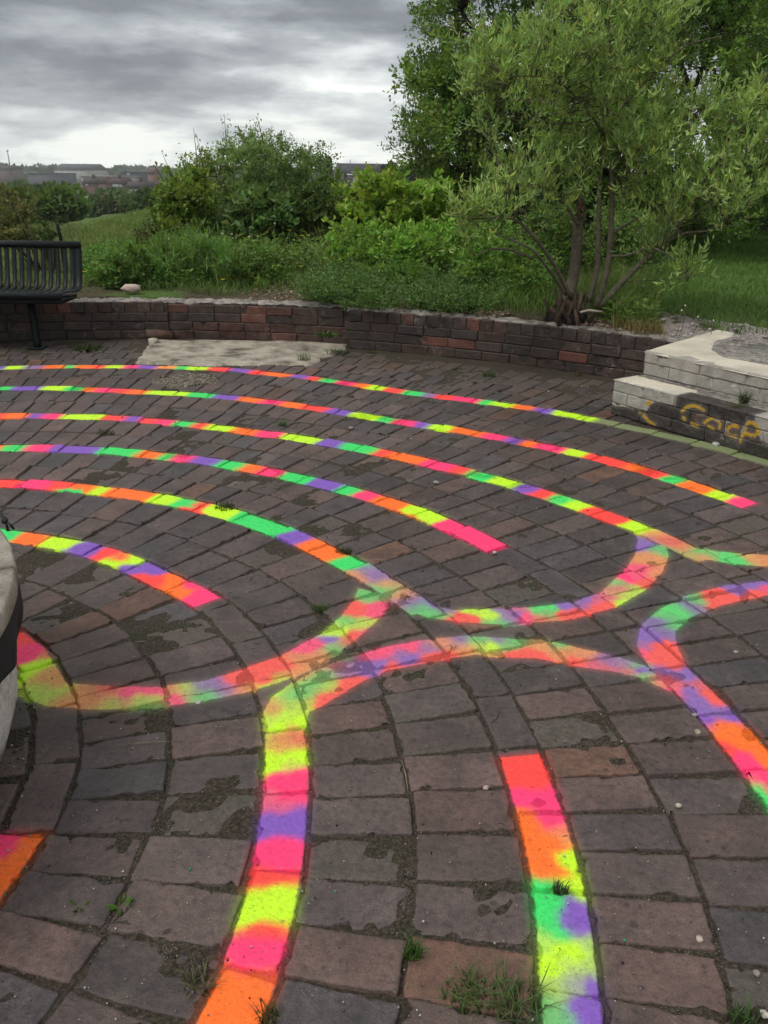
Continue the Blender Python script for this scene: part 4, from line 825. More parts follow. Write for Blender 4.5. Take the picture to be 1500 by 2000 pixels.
# ------------------------------------------------------------------ plants
class Cloud:
    def __init__(s): s.V = []; s.F = []; s.C = []; s.n = 0; s.W = []; s.WF = []; s.WC = []; s.wn = 0
    def leaves(s, P, size, aspect, col, up=.3, axis=None, var=.3, szvar=.35, spread=1., fold=.18):
        P = np.asarray(P, float); n = len(P)
        if n == 0: return
        a = RNG.normal(0, 1, (n, 3))*spread; 
        if axis is not None: a = a*.6+axis
        a[:, 2] += up; a /= np.linalg.norm(a, axis=1)[:, None]+1e-9
        b = np.cross(a, RNG.normal(0, 1, (n, 3))+np.array([0, 0, 1.6])); b /= np.linalg.norm(b, axis=1)[:, None]+1e-9; c = np.cross(a, b)
        l = size*(1+szvar*RNG.uniform(-1, 1, n))[:, None]; w = l*aspect
        m = P+a*l*.45
        V = np.stack([P, m+b*w*.5+c*l*fold, P+a*l, m-b*w*.5+c*l*fold], 1).reshape(-1, 3)
        k = np.asarray(col, float)[None]*(1+var*RNG.normal(0, .5, (n, 1)))*(1+.12*RNG.normal(0, 1, (n, 3))*np.array([1, .4, .6])); k = np.clip(k, .004, .6)
        s.V.append(V); s.F.append((np.arange(n*4)+s.n).reshape(-1, 4)); s.n += n*4; s.C.append(np.repeat(k, 4, 0))
    def blades(s, P, h, w, col, lean=.4, var=.3, tipc=1.25):
        P = np.asarray(P, float); n = len(P)
        if n == 0: return
        h = h*(1+.45*RNG.uniform(-1, 1, n)); az = RNG.uniform(0, 6.283, n); d = np.stack([np.cos(az), np.sin(az), 0*az], 1); pz = RNG.uniform(0, 6.283, n); q = np.stack([np.cos(pz), np.sin(pz), 0*az], 1)
        L_ = lean*RNG.uniform(.2, 1.4, n); rows = []
        for f, ww in ((0, 1.), (.45, .8), (.8, .5), (1., .06)):
            c = P+d*(h*L_*f**2)[:, None]+np.array([0, 0, 1.])*(h*(f-.28*L_*f**2))[:, None]
            rows += [c-q*(w*ww/2), c+q*(w*ww/2)]
        V = np.stack(rows, 1).reshape(-1, 3); i = np.arange(n)[:, None]*8+s.n
        F = np.concatenate([i+np.array([[0, 1, 3, 2]]), i+np.array([[2, 3, 5, 4]]), i+np.array([[4, 5, 7, 6]])])
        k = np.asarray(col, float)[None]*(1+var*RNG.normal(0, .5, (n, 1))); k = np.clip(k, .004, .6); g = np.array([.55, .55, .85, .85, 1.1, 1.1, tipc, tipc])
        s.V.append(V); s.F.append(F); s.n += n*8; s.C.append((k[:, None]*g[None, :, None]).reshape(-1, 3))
    def sticks(s, A, B, r0, r1, col=(.06, .05, .038)):
        A, B = np.asarray(A, float), np.asarray(B, float); n = len(A)
        if n == 0: return
        t = B-A; t /= np.linalg.norm(t, axis=1)[:, None]+1e-9; ref = np.where(np.abs(t[:, 2:]) < .9, [[0, 0, 1.]], [[1., 0, 0]]); x = np.cross(t, ref); x /= np.linalg.norm(x, axis=1)[:, None]+1e-9; y = np.cross(t, x)
        r0 = np.broadcast_to(r0, n)[:, None]; r1 = np.broadcast_to(r1, n)[:, None]; R = []
        for c, r in ((A, r0), (B, r1)):
            for k in range(3): a = k*2.094; R.append(c+r*(math.cos(a)*x+math.sin(a)*y))
        V = np.stack(R, 1).reshape(-1, 3); i = np.arange(n)[:, None]*6+s.wn
        F = np.concatenate([i+np.array([[k, (k+1) % 3, 3+(k+1) % 3, 3+k]]) for k in range(3)])
        s.W.append(V); s.WF.append(F); s.wn += n*6; s.WC.append(np.tile(np.asarray(col), (n*6, 1))*(1+.2*RNG.normal(0, 1, (n*6, 1))))
    def curve(s, pts, r0, r1, col=(.06, .05, .038), seg=5):
        P = np.asarray(pts, float); t = np.linspace(0, len(P)-1, (len(P)-1)*seg+1); Q = np.stack([np.interp(t, np.arange(len(P)), P[:, i]) for i in range(3)], 1)
        for _ in range(3): Q[1:-1] = (Q[:-2]+2*Q[1:-1]+Q[2:])/4
        r = np.linspace(r0, r1, len(Q)); s.TB = getattr(s, 'TB', MB()); s.TB.tube(Q, r, 7 if r0 > .008 else 5, tuple(col)); return Q
    def build(s, name, label, cat, base, group=None, mat=None, crown='foliage', wood='stems', stuff=False, smooth=False):
        if stuff:
            o = mk(name, np.concatenate(s.V), [np.concatenate(s.F)], mat or M_LEAF, None, smooth, dict(col=np.concatenate(s.C)), kind='stuff'); 
            if label: o['label'] = label; o['category'] = cat
            return o
        T = thing(name, label, cat, base, group)
        if s.V: mk(crown, np.concatenate(s.V), [np.concatenate(s.F)], mat or M_LEAF, T, smooth, dict(col=np.concatenate(s.C)))
        if s.W or hasattr(s, 'TB'):
            V = list(s.W); F = [f for w in s.WF for f in w.tolist()]; Cc = list(s.WC); n = s.wn
            if hasattr(s, 'TB'):
                tv = np.concatenate(s.TB.V); V.append(tv); F += [tuple(i+n for i in f) for f in s.TB.F]; Cc.append(np.concatenate(s.TB.A))
            o = mk(wood, np.concatenate(V), F, M_BARK, T, False, dict(col=np.clip(np.concatenate(Cc), .005, 1)))
            if wood == 'stems': o['kind'] = 'stuff'
        return T
def in_poly(u, v, q):
    q = np.asarray(q, float); A = q; B = np.roll(q, -1, 0)
    cr = ((A[:, 1] > v[:, None]) != (B[:, 1] > v[:, None])) & (u[:, None] < (B-A)[:, 0]*(v[:, None]-A[:, 1])/((B-A)[:, 1]+1e-12)+A[:, 0]); return cr.sum(1) % 2 == 1
def vol_pts(q, n, y0, y1, zmin=None):
    """points spread through a plant's volume: its outline seen from the paving, its depth in metres"""
    q = np.asarray(q, float); lo, hi = q.min(0), q.max(0); out = []
    while sum(map(len, out)) < n:
        u = RNG.uniform(lo[0], hi[0], 4000); v = RNG.uniform(lo[1], hi[1], 4000); m = in_poly(u, v, q); u, v = u[m], v[m]
        Y = RNG.uniform(y0, y1, len(u)); out.append(np.array([at(a, b_, c) for a, b_, c in zip(u[:600], v[:600], Y[:600])]))
    P = np.concatenate(out)[:n]
    if zmin is not None: P = P[P[:, 2] > zmin]
    return P
def clumpy(cl, centers, rad, n_leaf, size, aspect, col, tw=7, up=.3, var=.3, twig=.0018, wood=(.05, .042, .032), flat=.8, colvar=.22):
    for c in centers:
        r = rad*random.uniform(.6, 1.25); k = max(2, int(tw*random.uniform(.7, 1.3)))
        D = RNG.normal(0, 1, (k, 3)); D[:, 2] = D[:, 2]*flat+.15; D /= np.linalg.norm(D, axis=1)[:, None]; ln = r*RNG.uniform(.55, 1.1, (k, 1)); E_ = c+D*ln
        cl.sticks(np.repeat(c[None], k, 0), E_, twig*1.3, twig*.5, wood)
        m = int(n_leaf*random.uniform(.7, 1.3)); j = RNG.integers(0, k, m); f = RNG.uniform(.15, 1.05, m)**.7
        P = c+D[j]*ln[j]*f[:, None]+RNG.normal(0, r*.09, (m, 3)); cc = np.array(col)*(1+colvar*random.uniform(-1, 1))*np.array([1+.12*random.uniform(-1, 1), 1, 1])
        cl.leaves(P, size, aspect, cc, up, D[j]*.5, var)
def limbs(cl, base, centers, main, r0, col=(.05, .042, .034), rl=.006):
    """main: list of limb polylines (world); every clump is tied back to the nearest limb"""
    pts = []
    for m, ra in main: pts.append(cl.curve(m, ra, ra*.3, col))
    P = np.concatenate(pts)
    for c in centers:
        d = np.linalg.norm(P-c, axis=1)+np.maximum(P[:, 2]-c[2], 0)*1.5; i = d.argmin(); a = P[i]; mid = (a+c)/2+np.array([0, 0, -.04*d[i]])+RNG.normal(0, .04*d[i], 3)
        cl.sticks(np.array([a, mid]), np.array([mid, c]), [rl, rl*.7], [rl*.7, rl*.4], col)

# big dark tree at the back, right of centre
q = [(790,150),(830,60),(850,-60),(900,-260),(1600,-260),(1620,420),(1480,440),(1380,470),(1250,470),(1080,490),(960,480),(880,440),(850,400),(835,345),(800,330),(792,290),(815,250)]
big = Cloud(); cs = vol_pts(q, 560, 10.4, 13.6, .5)
cs = np.concatenate([cs, vol_pts([(860,120),(1000,80),(1250,120),(1320,260),(1280,400),(1000,420),(860,380),(830,250)], 200, 11.5, 13.4, .5)])
hole = [(1318,95),(1410,110),(1402,250),(1330,255)]
u_, v_, _z = proj(cs); cs = cs[~in_poly(u_, v_, hole)]
u_, v_, _z = proj(cs); lowc = cs[(v_ > 330)]
clumpy(big, cs, .38, 250, .056, .58, (.17, .26, .06), 8, .2, wood=(.03, .026, .02))
edge_q = [(770,285),(800,210),(850,190),(860,340),(800,330)]; e1 = vol_pts(edge_q, 22, 11, 12.6); clumpy(big, e1, .26, 75, .046, .5, (.16, .22, .08), 7)
edge_q = [(810,60),(835,-10),(870,-10),(880,150),(820,140),(850,90)]; e2 = vol_pts(edge_q, 16, 11, 12.6); clumpy(big, e2, .26, 80, .048, .5, (.13, .19, .06), 7)
bz = terrain(np.array(3.6), np.array(12.2)); B0 = np.array([3.6, 12.2, float(bz)])
mains = [([B0, B0+[.1, 0, .9], at(1180, 250, 12.2), at(1150, 20, 12)], .10), ([B0, B0+[-.4, -.1, .6], at(1050, 300, 11.8), at(960, 120, 11.6), at(900, 20, 11.6)], .075), ([B0, B0+[-.5, .1, .4], at(980, 360, 12), at(890, 330, 11.8), at(810, 300, 11.7)], .06),
         ([B0, B0+[.5, .1, .8], at(1330, 240, 12.6), at(1400, 60, 12.4)], .08), ([B0, B0+[.6, -.1, .5], at(1420, 360, 12), at(1540, 250, 12)], .06), ([B0, B0+[-.3, -.3, .3], at(1050, 420, 11.4), at(930, 400, 11.2)], .05)]
limbs(big, B0, np.concatenate([cs, e1, e2]), mains, .1)
big.build('tree', 'large dense dark green tree right of centre, behind the thin-leaved tree', 'tree', B0, None, crown='crown', wood='trunk')

# darker mass of a second tree behind, far right
q = [(1210,-200),(1700,-200),(1700,400),(1560,440),(1440,430),(1340,400),(1380,300),(1335,240),(1260,150)]
bt = Cloud(); cs = vol_pts(q, 200, 15.5, 18.5, .4); u_, v_, _z = proj(cs); cs = cs[~in_poly(u_, v_, [(1326,100),(1400,115),(1395,235),(1335,240)])]
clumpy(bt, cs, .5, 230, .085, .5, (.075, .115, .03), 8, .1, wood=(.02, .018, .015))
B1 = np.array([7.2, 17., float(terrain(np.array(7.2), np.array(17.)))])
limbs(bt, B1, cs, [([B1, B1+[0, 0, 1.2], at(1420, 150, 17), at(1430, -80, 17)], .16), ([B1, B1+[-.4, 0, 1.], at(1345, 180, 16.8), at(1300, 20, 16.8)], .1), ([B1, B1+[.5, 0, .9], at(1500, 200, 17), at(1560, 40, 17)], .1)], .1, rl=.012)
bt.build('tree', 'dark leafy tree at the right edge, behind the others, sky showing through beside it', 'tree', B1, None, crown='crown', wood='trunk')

# low dark hedge under the trees, closing the gap to the lawn
hd = Cloud(); q = [(860,345),(1000,330),(1250,360),(1500,330),(1620,340),(1620,425),(1480,432),(1350,470),(1200,500),(1000,480),(900,470)]
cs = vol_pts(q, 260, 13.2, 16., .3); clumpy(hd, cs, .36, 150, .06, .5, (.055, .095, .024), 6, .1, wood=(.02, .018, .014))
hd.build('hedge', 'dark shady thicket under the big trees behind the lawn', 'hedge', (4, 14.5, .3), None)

# young willow-leaved tree standing on the wall, right
wl = Cloud(); BK = (.135, .118, .085); WB = np.array([1.42, 6.33, .30])
def wpt(lst): return np.array([at(u, v, Y) for u, v, Y in lst])
stems = [
 ([(1105,600,6.3),(1120,540,6.35),(1128,470,6.35),(1126,425,6.35)], .046, .036), ([(1128,470,6.35),(1133,420,6.3),(1137,395,6.3)], .030, .024),
 ([(1135,415,6.3),(1132,350,6.35),(1142,290,6.4),(1148,225,6.4),(1150,190,6.4)], .017, .007),
 ([(1150,590,6.3),(1168,520,6.3),(1168,440,6.3),(1172,350,6.35),(1180,270,6.4),(1188,170,6.4)], .024, .008),
 ([(1165,600,6.3),(1188,520,6.3),(1194,440,6.3),(1195,350,6.3),(1193,260,6.35),(1191,180,6.4),(1190,60,6.4),(1185,-40,6.4)], .026, .006),
 ([(1180,265,6.4),(1165,240,6.3),(1140,205,6.2),(1100,165,6.1),(1045,148,6.),(1000,150,6.)], .011, .003),
 ([(1182,215,6.4),(1172,150,6.4),(1160,90,6.4),(1135,40,6.5),(1110,-10,6.5)], .010, .003),
 ([(1190,250,6.4),(1215,210,6.4),(1255,165,6.3),(1300,120,6.3),(1345,85,6.2),(1410,70,6.1)], .011, .003),
 ([(1130,440,6.3),(1105,400,6.2),(1075,370,6.1),(1030,350,6.),(980,335,5.9)], .014, .004),
 ([(1115,580,6.2),(1085,520,6.1),(1050,470,5.9),(1010,428,5.8),(960,425,5.7),(905,428,5.6)], .018, .004),
 ([(1105,575,6.2),(1075,530,6.),(1042,488,5.8),(1000,468,5.7),(970,458,5.6)], .014, .004),
 ([(1040,505,5.9),(1000,488,5.8),(960,485,5.7),(930,500,5.6)], .012, .004),
 ([(1170,600,6.3),(1225,540,6.3),(1280,490,6.3),(1325,445,6.3),(1350,390,6.3),(1400,320,6.3),(1450,260,6.3)], .026, .005),
 ([(1280,490,6.3),(1330,455,6.2),(1380,452,6.1),(1420,440,6.)], .011, .003),
 ([(1195,455,6.3),(1240,430,6.4),(1290,400,6.5),(1330,370,6.6)], .012, .004), ([(1190,500,6.3),(1225,500,6.2),(1270,480,6.1),(1310,500,6.),(1345,540,5.9)], .010, .003),
 ([(1196,330,6.3),(1240,280,6.3),(1300,250,6.3),(1370,215,6.3),(1440,190,6.2)], .011, .003), ([(1350,390,6.3),(1400,380,6.2),(1450,400,6.1)], .008, .003),
 ([(1190,140,6.4),(1230,90,6.4),(1260,30,6.4),(1280,-40,6.4)], .008, .003), ([(1400,320,6.3),(1450,330,6.2),(1500,300,6.2)], .008, .003), ([(1450,260,6.3),(1480,190,6.2),(1500,140,6.2)], .008, .003)]
SK = []
for lst, ra, rb_ in stems:
    P = wpt(lst); P[0, 2] = max(P[0, 2], .28); SK.append(wl.curve(P, ra, rb_, BK, 6))
SKP = np.concatenate(SK)
q1 = [(900,70),(1000,50),(1090,-30),(1300,-60),(1380,30),(1330,120),(1290,200),(1230,250),(1120,215),(1000,215),(900,230),(880,160)]
q2 = [(1230,300),(1330,210),(1420,190),(1480,150),(1540,170),(1540,330),(1480,420),(1400,440),(1300,450),(1240,400)]
q3 = [(900,330),(1000,330),(1080,360),(1120,420),(1050,400),(960,370)]; q4 = [(890,410),(960,400),(1000,420),(980,460),(900,470)]; q5 = [(1240,470),(1290,480),(1350,520),(1350,560),(1300,540)]
q6 = [(1000,215),(1230,250),(1290,200),(1300,300),(1230,420),(1140,380),(1080,350),(1000,300)]
tg_ = np.concatenate([vol_pts(q1, 330, 5.8, 7.2), vol_pts(q2, 210, 5.7, 6.9), vol_pts(q3, 36, 5.6, 6.4), vol_pts(q4, 22, 5.5, 5.9), vol_pts(q5, 20, 5.8, 6.3), vol_pts(q6, 70, 5.9, 7.2)])
wcol = np.array([.315, .425, .135])
for c in tg_:
    d = np.linalg.norm(SKP-c, axis=1)+np.maximum(SKP[:, 2]-c[2]+.05, 0)*1.2; i = d.argmin(); a = SKP[i]; dd = np.linalg.norm(c-a)
    mid = a+(c-a)*.5+np.array([0, 0, -.07*dd])+RNG.normal(0, .03*dd, 3); t1 = a+(c-a)*.78+RNG.normal(0, .02*dd, 3)
    wl.sticks([a, mid, t1], [mid, t1, c], [.0036, .0027, .0018], [.0027, .0018, .001], (.10, .09, .06))
    # leafy shoots along the outer half of each twig
    for s_ in range(3):
        f = random.uniform(.45, 1.); o_ = a+(c-a)*f; D = RNG.normal(0, .5, 3)+np.array([0, 0, .75]); D /= np.linalg.norm(D); ln = random.uniform(.12, .26); e = o_+D*ln
        wl.sticks([o_], [e], .0013, .0006, (.11, .11, .06)); m = random.randint(10, 16); tt = RNG.uniform(.1, 1., m)[:, None]
        wl.leaves(o_+(e-o_)*tt, 0.052, .25, wcol*random.uniform(.7, 1.3), .55, np.repeat(D[None], m, 0)*.8, .25, fold=.1)
wl.build('tree', 'slender young tree with narrow pale leaves growing on the brick wall', 'tree', WB, None, crown='crown', wood='trunk')
# gnarled stump and torn roots at its foot
st_ = thing('tree_stump', 'gnarled dark stump with torn roots on the wall at the foot of the thin-leaved tree', 'stump', (1.36, 6.2, .3))
mb = MB(); A_ = []
for i in range(46):
    a = random.uniform(0, 6.28); r = random.uniform(0, .13); base = np.array([1.36+r*math.cos(a)*1.3, 6.2+r*math.sin(a), .26]); h = random.uniform(.08, .30)*(1-r*2.5)+.04
    tip = base+np.array([random.gauss(0, .07), random.gauss(0, .05), h]); m = (base+tip)/2+RNG.normal(0, .03, 3)
    cc = random.choice([(.025, .02, .016), (.045, .034, .026), (.07, .05, .036), (.12, .08, .055)]); mb.tube([base, m, tip], [random.uniform(.016, .035), .018, random.uniform(.004, .012)], 6, cc)
V, F = blob((1.34, 6.22, .32), .13, 5, 3, .9); mb.add(V, F, (.022, .018, .015))
mb.build('stump', M_BARK, st_, attr='col')
mb = MB(); mb.tube([at(1133, 610, 6.05), at(1150, 606, 6.05), at(1176, 609, 6.05)], [.008, .010, .007], 6, (.45, .40, .33)); mb.build('pale_root', M_BARK, st_, attr='col')
mb = MB()
for _ in range(26):
    a = at(random.uniform(1122, 1145), random.uniform(395, 432), 6.27); e = a+np.array([random.gauss(0, .02), random.gauss(-.02, .01), random.uniform(.01, .06)]); mb.tube([a, (a+e)/2, e], [.006, .004, .001], 4, random.choice([(.30, .17, .09), (.18, .10, .06), (.09, .06, .04)]))
mb.build('torn_wood', M_BARK, st_, attr='col')

# ------------------------------------------------------------------ bushes in the middle
def gnd(u, v, z=.33): return np.array([*G(u, v, z), z])
def bush(name, label, cat, q, n, y0, y1, rad, nl, size, asp, col, base, tw=7, up=.25, wood=(.045, .036, .026), shoots=(), stem_r=.02, group=None, var=.3, flat=.8):
    cl = Cloud(); cs = vol_pts(q, n, y0, y1, base[2]-.02); clumpy(cl, cs, rad, nl, size, asp, col, tw, up, var, wood=wood, flat=flat)
    B = np.array(base); mains = []
    for k in range(6):
        tgt = cs[random.randrange(len(cs))]; mains.append(([B+[random.uniform(-.15, .15), random.uniform(-.1, .1), -.03], (B+tgt)/2+RNG.normal(0, .06, 3)-[0, 0, .08], tgt], stem_r))
    for (u0, v0, u1, v1, nlf) in shoots:
        Y = (y0+y1)/2; a, e = at(u0, v0, Y), at(u1, v1, Y+random.uniform(-.15, .15)); m = (a+e)/2+RNG.normal(0, .012, 3)
        cl.curve([B+[0, 0, .2], a, m, e], .009, .002, (.07, .055, .04))
        if nlf:
            f = RNG.uniform(0, 1, nlf)[:, None]; P = np.where(f < .5, a+(m-a)*f*2, m+(e-m)*(f-.5)*2)+RNG.normal(0, .035, (nlf, 3)); cl.leaves(P, size*.95, asp, np.array(col)*1.0, .5, None, var)
    limbs(cl, B, cs, mains, .02, wood, .004); return cl.build(name, label, cat, B, group)
bush('bush', 'tall dark green hawthorn bush with thin shoots above its top, centre left', 'bush',
     [(325,440),(325,370),(370,325),(420,292),(480,270),(545,275),(600,298),(645,328),(665,380),(668,440),(650,490),(430,490),(350,480)], 300, 10.8, 12.8, .25, 240, .032, .6, (.19, .27, .085), (-2., 11.8, .33), 7,
     shoots=[(445,330,438,226,70),(430,330,447,240,50),(455,330,462,262,45),(490,310,478,245,55),(520,310,502,228,70),(515,300,497,240,40),(545,320,527,268,36),(560,320,562,278,40),(600,330,590,280,26),(620,340,608,298,22),(420,340,402,282,30),(575,300,570,272,25),(640,350,640,318,16)])
bush('bush', 'lighter yellow-green bush with lobed leaves at the left end of the row', 'bush',
     [(318,470),(312,420),(322,370),(345,345),(385,335),(400,380),(420,430),(408,465),(360,485)], 66, 10., 10.9, .19, 120, .052, .75, (.19, .26, .05), (-2.7, 10.4, .33), 6,
     shoots=[(330,370,300,322,14),(336,360,316,296,4),(350,360,330,330,10),(365,350,352,300,24),(400,345,384,262,3),(388,330,378,250,2),(402,330,410,300,16)])
bush('bramble', 'bramble with big dark drooping leaves in front of the hawthorn bush', 'bramble',
     [(455,470),(452,420),(470,390),(510,375),(545,395),(560,430),(545,470),(500,482)], 60, 9.9, 10.6, .17, 58, .085, .72, (.12, .19, .06), (-1.6, 10.2, .33), 5, 0.0, flat=.5)
bush('bush', 'shaded dark bush to the right behind the dandelions', 'bush',
     [(550,470),(552,400),(585,370),(620,360),(650,400),(655,455),(640,490),(580,488)], 70, 10.3, 11.2, .19, 120, .046, .62, (.09, .14, .04), (-1., 10.7, .33), 6)
bush('bracken', 'clump of dead reddish brown bracken left of the bushes', 'bracken',
     [(278,495),(276,462),(295,444),(318,448),(330,480),(318,498)], 30, 10.2, 10.9, .13, 60, .045, .4, (.075, .040, .022), (-3.0, 10.5, .33), 7, .1)
bush('sycamore_sapling', 'bright yellow-green leafy sapling left of the big tree, flat roofs showing behind it', 'sapling',
     [(655,500),(650,430),(662,385),(690,365),(715,350),(735,338),(760,345),(780,372),(815,370),(850,372),(885,372),(878,400),(850,430),(820,460),(760,490)], 150, 9.6, 11., .19, 82, .062, .85, (.25, .36, .06), (-.15, 10.4, .33), 6, .45, flat=.5,
     shoots=[(735,350,728,338,10),(770,360,762,345,12)])
bush('bush', 'dim olive bush between the sapling and the big tree, with dry stems', 'bush',
     [(800,480),(790,430),(815,390),(850,380),(880,400),(895,440),(880,490)], 50, 10.8, 11.8, .18, 80, .045, .45, (.12, .15, .05), (.8, 11.3, .33), 8)
bush('shrub', 'small autumn-tinted shrub with bare brown stems behind the bench', 'shrub',
     [(-20,470),(-20,390),(15,375),(45,385),(62,410),(62,450),(40,470)], 40, 8.6, 9.4, .15, 60, .042, .55, (.15, .15, .055), (-3.6, 9., .33), 7,
     shoots=[(60,470,28,345,4),(75,470,45,410,8),(68,470,55,430,6)], stem_r=.012)
bush('shrub', 'little leafy shoot beside a black stake behind the bench', 'shrub',
     [(76,470),(78,445),(88,432),(102,440),(106,470)], 12, 8.7, 9.1, .08, 34, .035, .55, (.075, .11, .03), (-3.45, 8.9, .33), 5)
bush('underbrush', 'mid-green underbrush behind the slim tree, between its stems and the lawn', 'underbrush', [(960,545),(950,470),(1000,420),(1100,400),(1200,410),(1290,450),(1300,500),(1240,540),(1100,555)], 110, 8.2, 10., .20, 120, .05, .5, (.13, .21, .05), (1.9, 9., .33), 7)
LV = [('nettles', 'mound of bright nettles at the foot of the leafy sapling', [(640,560),(640,490),(680,455),(750,450),(790,480),(780,540),(720,565)], 70, 8.4, 9.4, .17, 90, .055, .5, (.19, .33, .055), (-.3, 8.9, .33)),
      ('nettles', 'highest mound of bright green nettles, left of the dark branches', [(770,560),(770,480),(820,448),(900,450),(930,480),(920,540),(850,565)], 80, 8.2, 9.3, .17, 95, .055, .5, (.20, .36, .055), (.5, 8.8, .33)),
      ('nettles', 'leafy mound under the bare arching branches of the slim tree', [(900,590),(900,510),(950,475),(1020,480),(1060,520),(1060,590),(980,600)], 70, 7.2, 8.1, .15, 85, .05, .4, (.16, .28, .05), (1.1, 7.6, .33)),
      ('weeds', 'tall clump of long-leaved weeds below the yellow-green bush', [(310,565),(300,500),(340,465),(400,460),(450,490),(450,550),(390,570)], 70, 8.0, 9.0, .17, 70, .11, .13, (.13, .23, .055), (-2.1, 8.5, .33)),
      ('weeds', 'bushy weeds with dandelions below the bramble', [(450,560),(450,500),(500,480),(560,490),(570,540),(520,560)], 40, 8.0, 8.8, .14, 70, .05, .4, (.15, .24, .055), (-1.4, 8.4, .33)),
      ('weeds', 'low bushy weeds between the bench end and the bank', [(175,560),(175,515),(230,495),(300,500),(310,545),(250,560)], 46, 7.6, 8.4, .12, 80, .045, .5, (.13, .22, .05), (-2.9, 8., .33)),
      ('weeds', 'feathery weeds in front of the nettle mounds', [(690,575),(690,535),(750,515),(830,520),(850,560),(780,578)], 46, 7.6, 8.2, .12, 90, .035, .4, (.15, .27, .05), (.1, 7.9, .33))]
for nm, lab, q_, n_, a_, b_, r_, l_, sz_, as_, c_, base_ in LV: bush(nm.rstrip('s')+'_mound', lab, nm, q_, n_, a_, b_, r_, l_, sz_, as_, c_, base_, 6, .3, (.06, .08, .03), stem_r=.006)
stk = thing('stake', 'thin black wooden stake leaning behind the right end of the bench', 'stake', (*G(120, 500, .33), .33))
mb = MB(); a = at(124, 500, 8.6); a[2] = .3; mb.tube([a, at(118, 465, 8.6), at(112, 437, 8.6)], [.018, .017, .015], 6, (.012, .011, .01)); mb.build('post', M_BARK, stk, attr='col')

# ------------------------------------------------------------------ herbs and grass on the bank
def ground_pts(q, n, z=.33):
    q = np.asarray(q, float); lo, hi = q.min(0), q.max(0)
    # even density on the ground, not in the picture
    Q = np.array([G(u, v, z) for u, v in q]); l2, h2 = Q.min(0), Q.max(0); out = []; tot = 0
    while tot < n:
        P = RNG.uniform(l2, h2, (6000, 2)); m = in_poly(P[:, 0], P[:, 1], Q); out.append(P[m]); tot += m.sum()
    P = np.concatenate(out)[:n]; return np.stack([P[:, 0], P[:, 1], terrain(P[:, 0], P[:, 1])], 1)
def keep_off_wall(P, d=.16):
    r, th = polar(P[:, :2]); P = P[r > wall_r(th)+d]; rel = P[:, :2]-PO; return P[~((rel@PD > -.1) & (rel@PN < 1.45))]
def nettles(name, label, cat, q, n, h, lsz, col, asp=.55, pairs=5, group=None, top=1.0, z=.33):
    cl = Cloud(); P = keep_off_wall(ground_pts(q, n, z)); H = h*RNG.uniform(.55, 1.15, len(P)); lean = RNG.normal(0, .12, (len(P), 2)); T = P+np.stack([lean[:, 0]*H, lean[:, 1]*H, H], 1)
    cl.sticks(P, T, .0028, .0014, (.07, .10, .03))
    for k in range(pairs):
        f = (k+1)/pairs
        for s_ in range(3):
            o_ = P+(T-P)*f; a = RNG.uniform(0, 6.283, len(P)); D = np.stack([np.cos(a), np.sin(a), np.full(len(P), .25)], 1); cl.leaves(o_+D*.012, lsz*(1.15-.35*f), asp, np.array(col)*(.72+.42*f), .15, D*2.2, .3, fold=.1)
    return cl.build(name, label, cat, (*P[:, :2].mean(0), .33), group)
def ferny(name, label, cat, q, n, h, lsz, col, fr=6, group=None, zz=None, off=True, zb=.33):
    """low plants with finely divided leaves (cow parsley and the like)"""
    cl = Cloud(); P = ground_pts(q, n, zb); P = keep_off_wall(P, -.02) if off else P
    if zz is not None: P[:, 2] = zz
    for k in range(fr):
        a = RNG.uniform(0, 6.283, len(P)); r = h*RNG.uniform(.5, 1.1, len(P)); D = np.stack([np.cos(a)*r*.8, np.sin(a)*r*.8, r*RNG.uniform(.35, 1., len(P))], 1); E_ = P+D; cl.sticks(P, E_, .0015, .0008, (.06, .09, .03))
        S = np.cross(D, [0, 0, 1.]); S /= np.linalg.norm(S, axis=1)[:, None]+1e-9
        for f in (.35, .55, .72, .86, 1.):
            for sg in (-1, 1): 
                for w_ in (.35, .8):
                    o_ = P+D*f+S*sg*w_*(1.05-f)*h*.5-np.array([0, 0, 1.])*(f**2)*h*.12; cl.leaves(o_, lsz, .55, np.array(col)*random.uniform(.75, 1.25), .2, S*sg+D/h*.6, .3, fold=.08)
    return cl.build(name, label, cat, (*P[:, :2].mean(0), .33), group)
nettles('nettle_patch', 'bright green nettle patch in the middle of the bank', 'nettles', [(700,545),(640,500),(650,470),(760,455),(860,452),(900,475),(900,520),(840,555),(760,560)], 1250, .42, .062, (.185, .340, .055))
nettles('nettle_patch', 'tallest lush nettles mid-bank, under the low bare branches', 'nettles', [(800,500),(820,462),(930,462),(1010,480),(1040,520),(980,540),(880,530)], 560, .48, .062, (.165, .310, .05))
nettles('goosegrass_patch', 'pale fresh green weeds at the foot of the bright sapling', 'weeds', [(640,500),(650,470),(700,462),(780,462),(760,500),(690,510)], 560, .50, .052, (.19, .30, .065), .5)
nettles('weed_patch', 'low leafy green weeds on the bank beside the right end of the bench', 'weeds', [(166,548),(168,505),(230,490),(330,495),(400,520),(400,560),(300,562),(220,566)], 900, .16, .046, (.105, .205, .038), .55, 4)
nettles('weed_patch', 'broad-leaved docks and weeds among the dandelions in front of the bramble', 'weeds', [(400,556),(380,500),(440,480),(560,478),(640,485),(650,520),(600,540),(500,556)], 800, .30, .055, (.15, .235, .055), .5, 5)
nettles('weed_patch', 'darker rank weeds at the foot of the left-hand bush and bracken', 'weeds', [(300,520),(270,485),(320,470),(420,470),(440,490),(400,520)], 520, .42, .055, (.12, .19, .045), .4, 5)
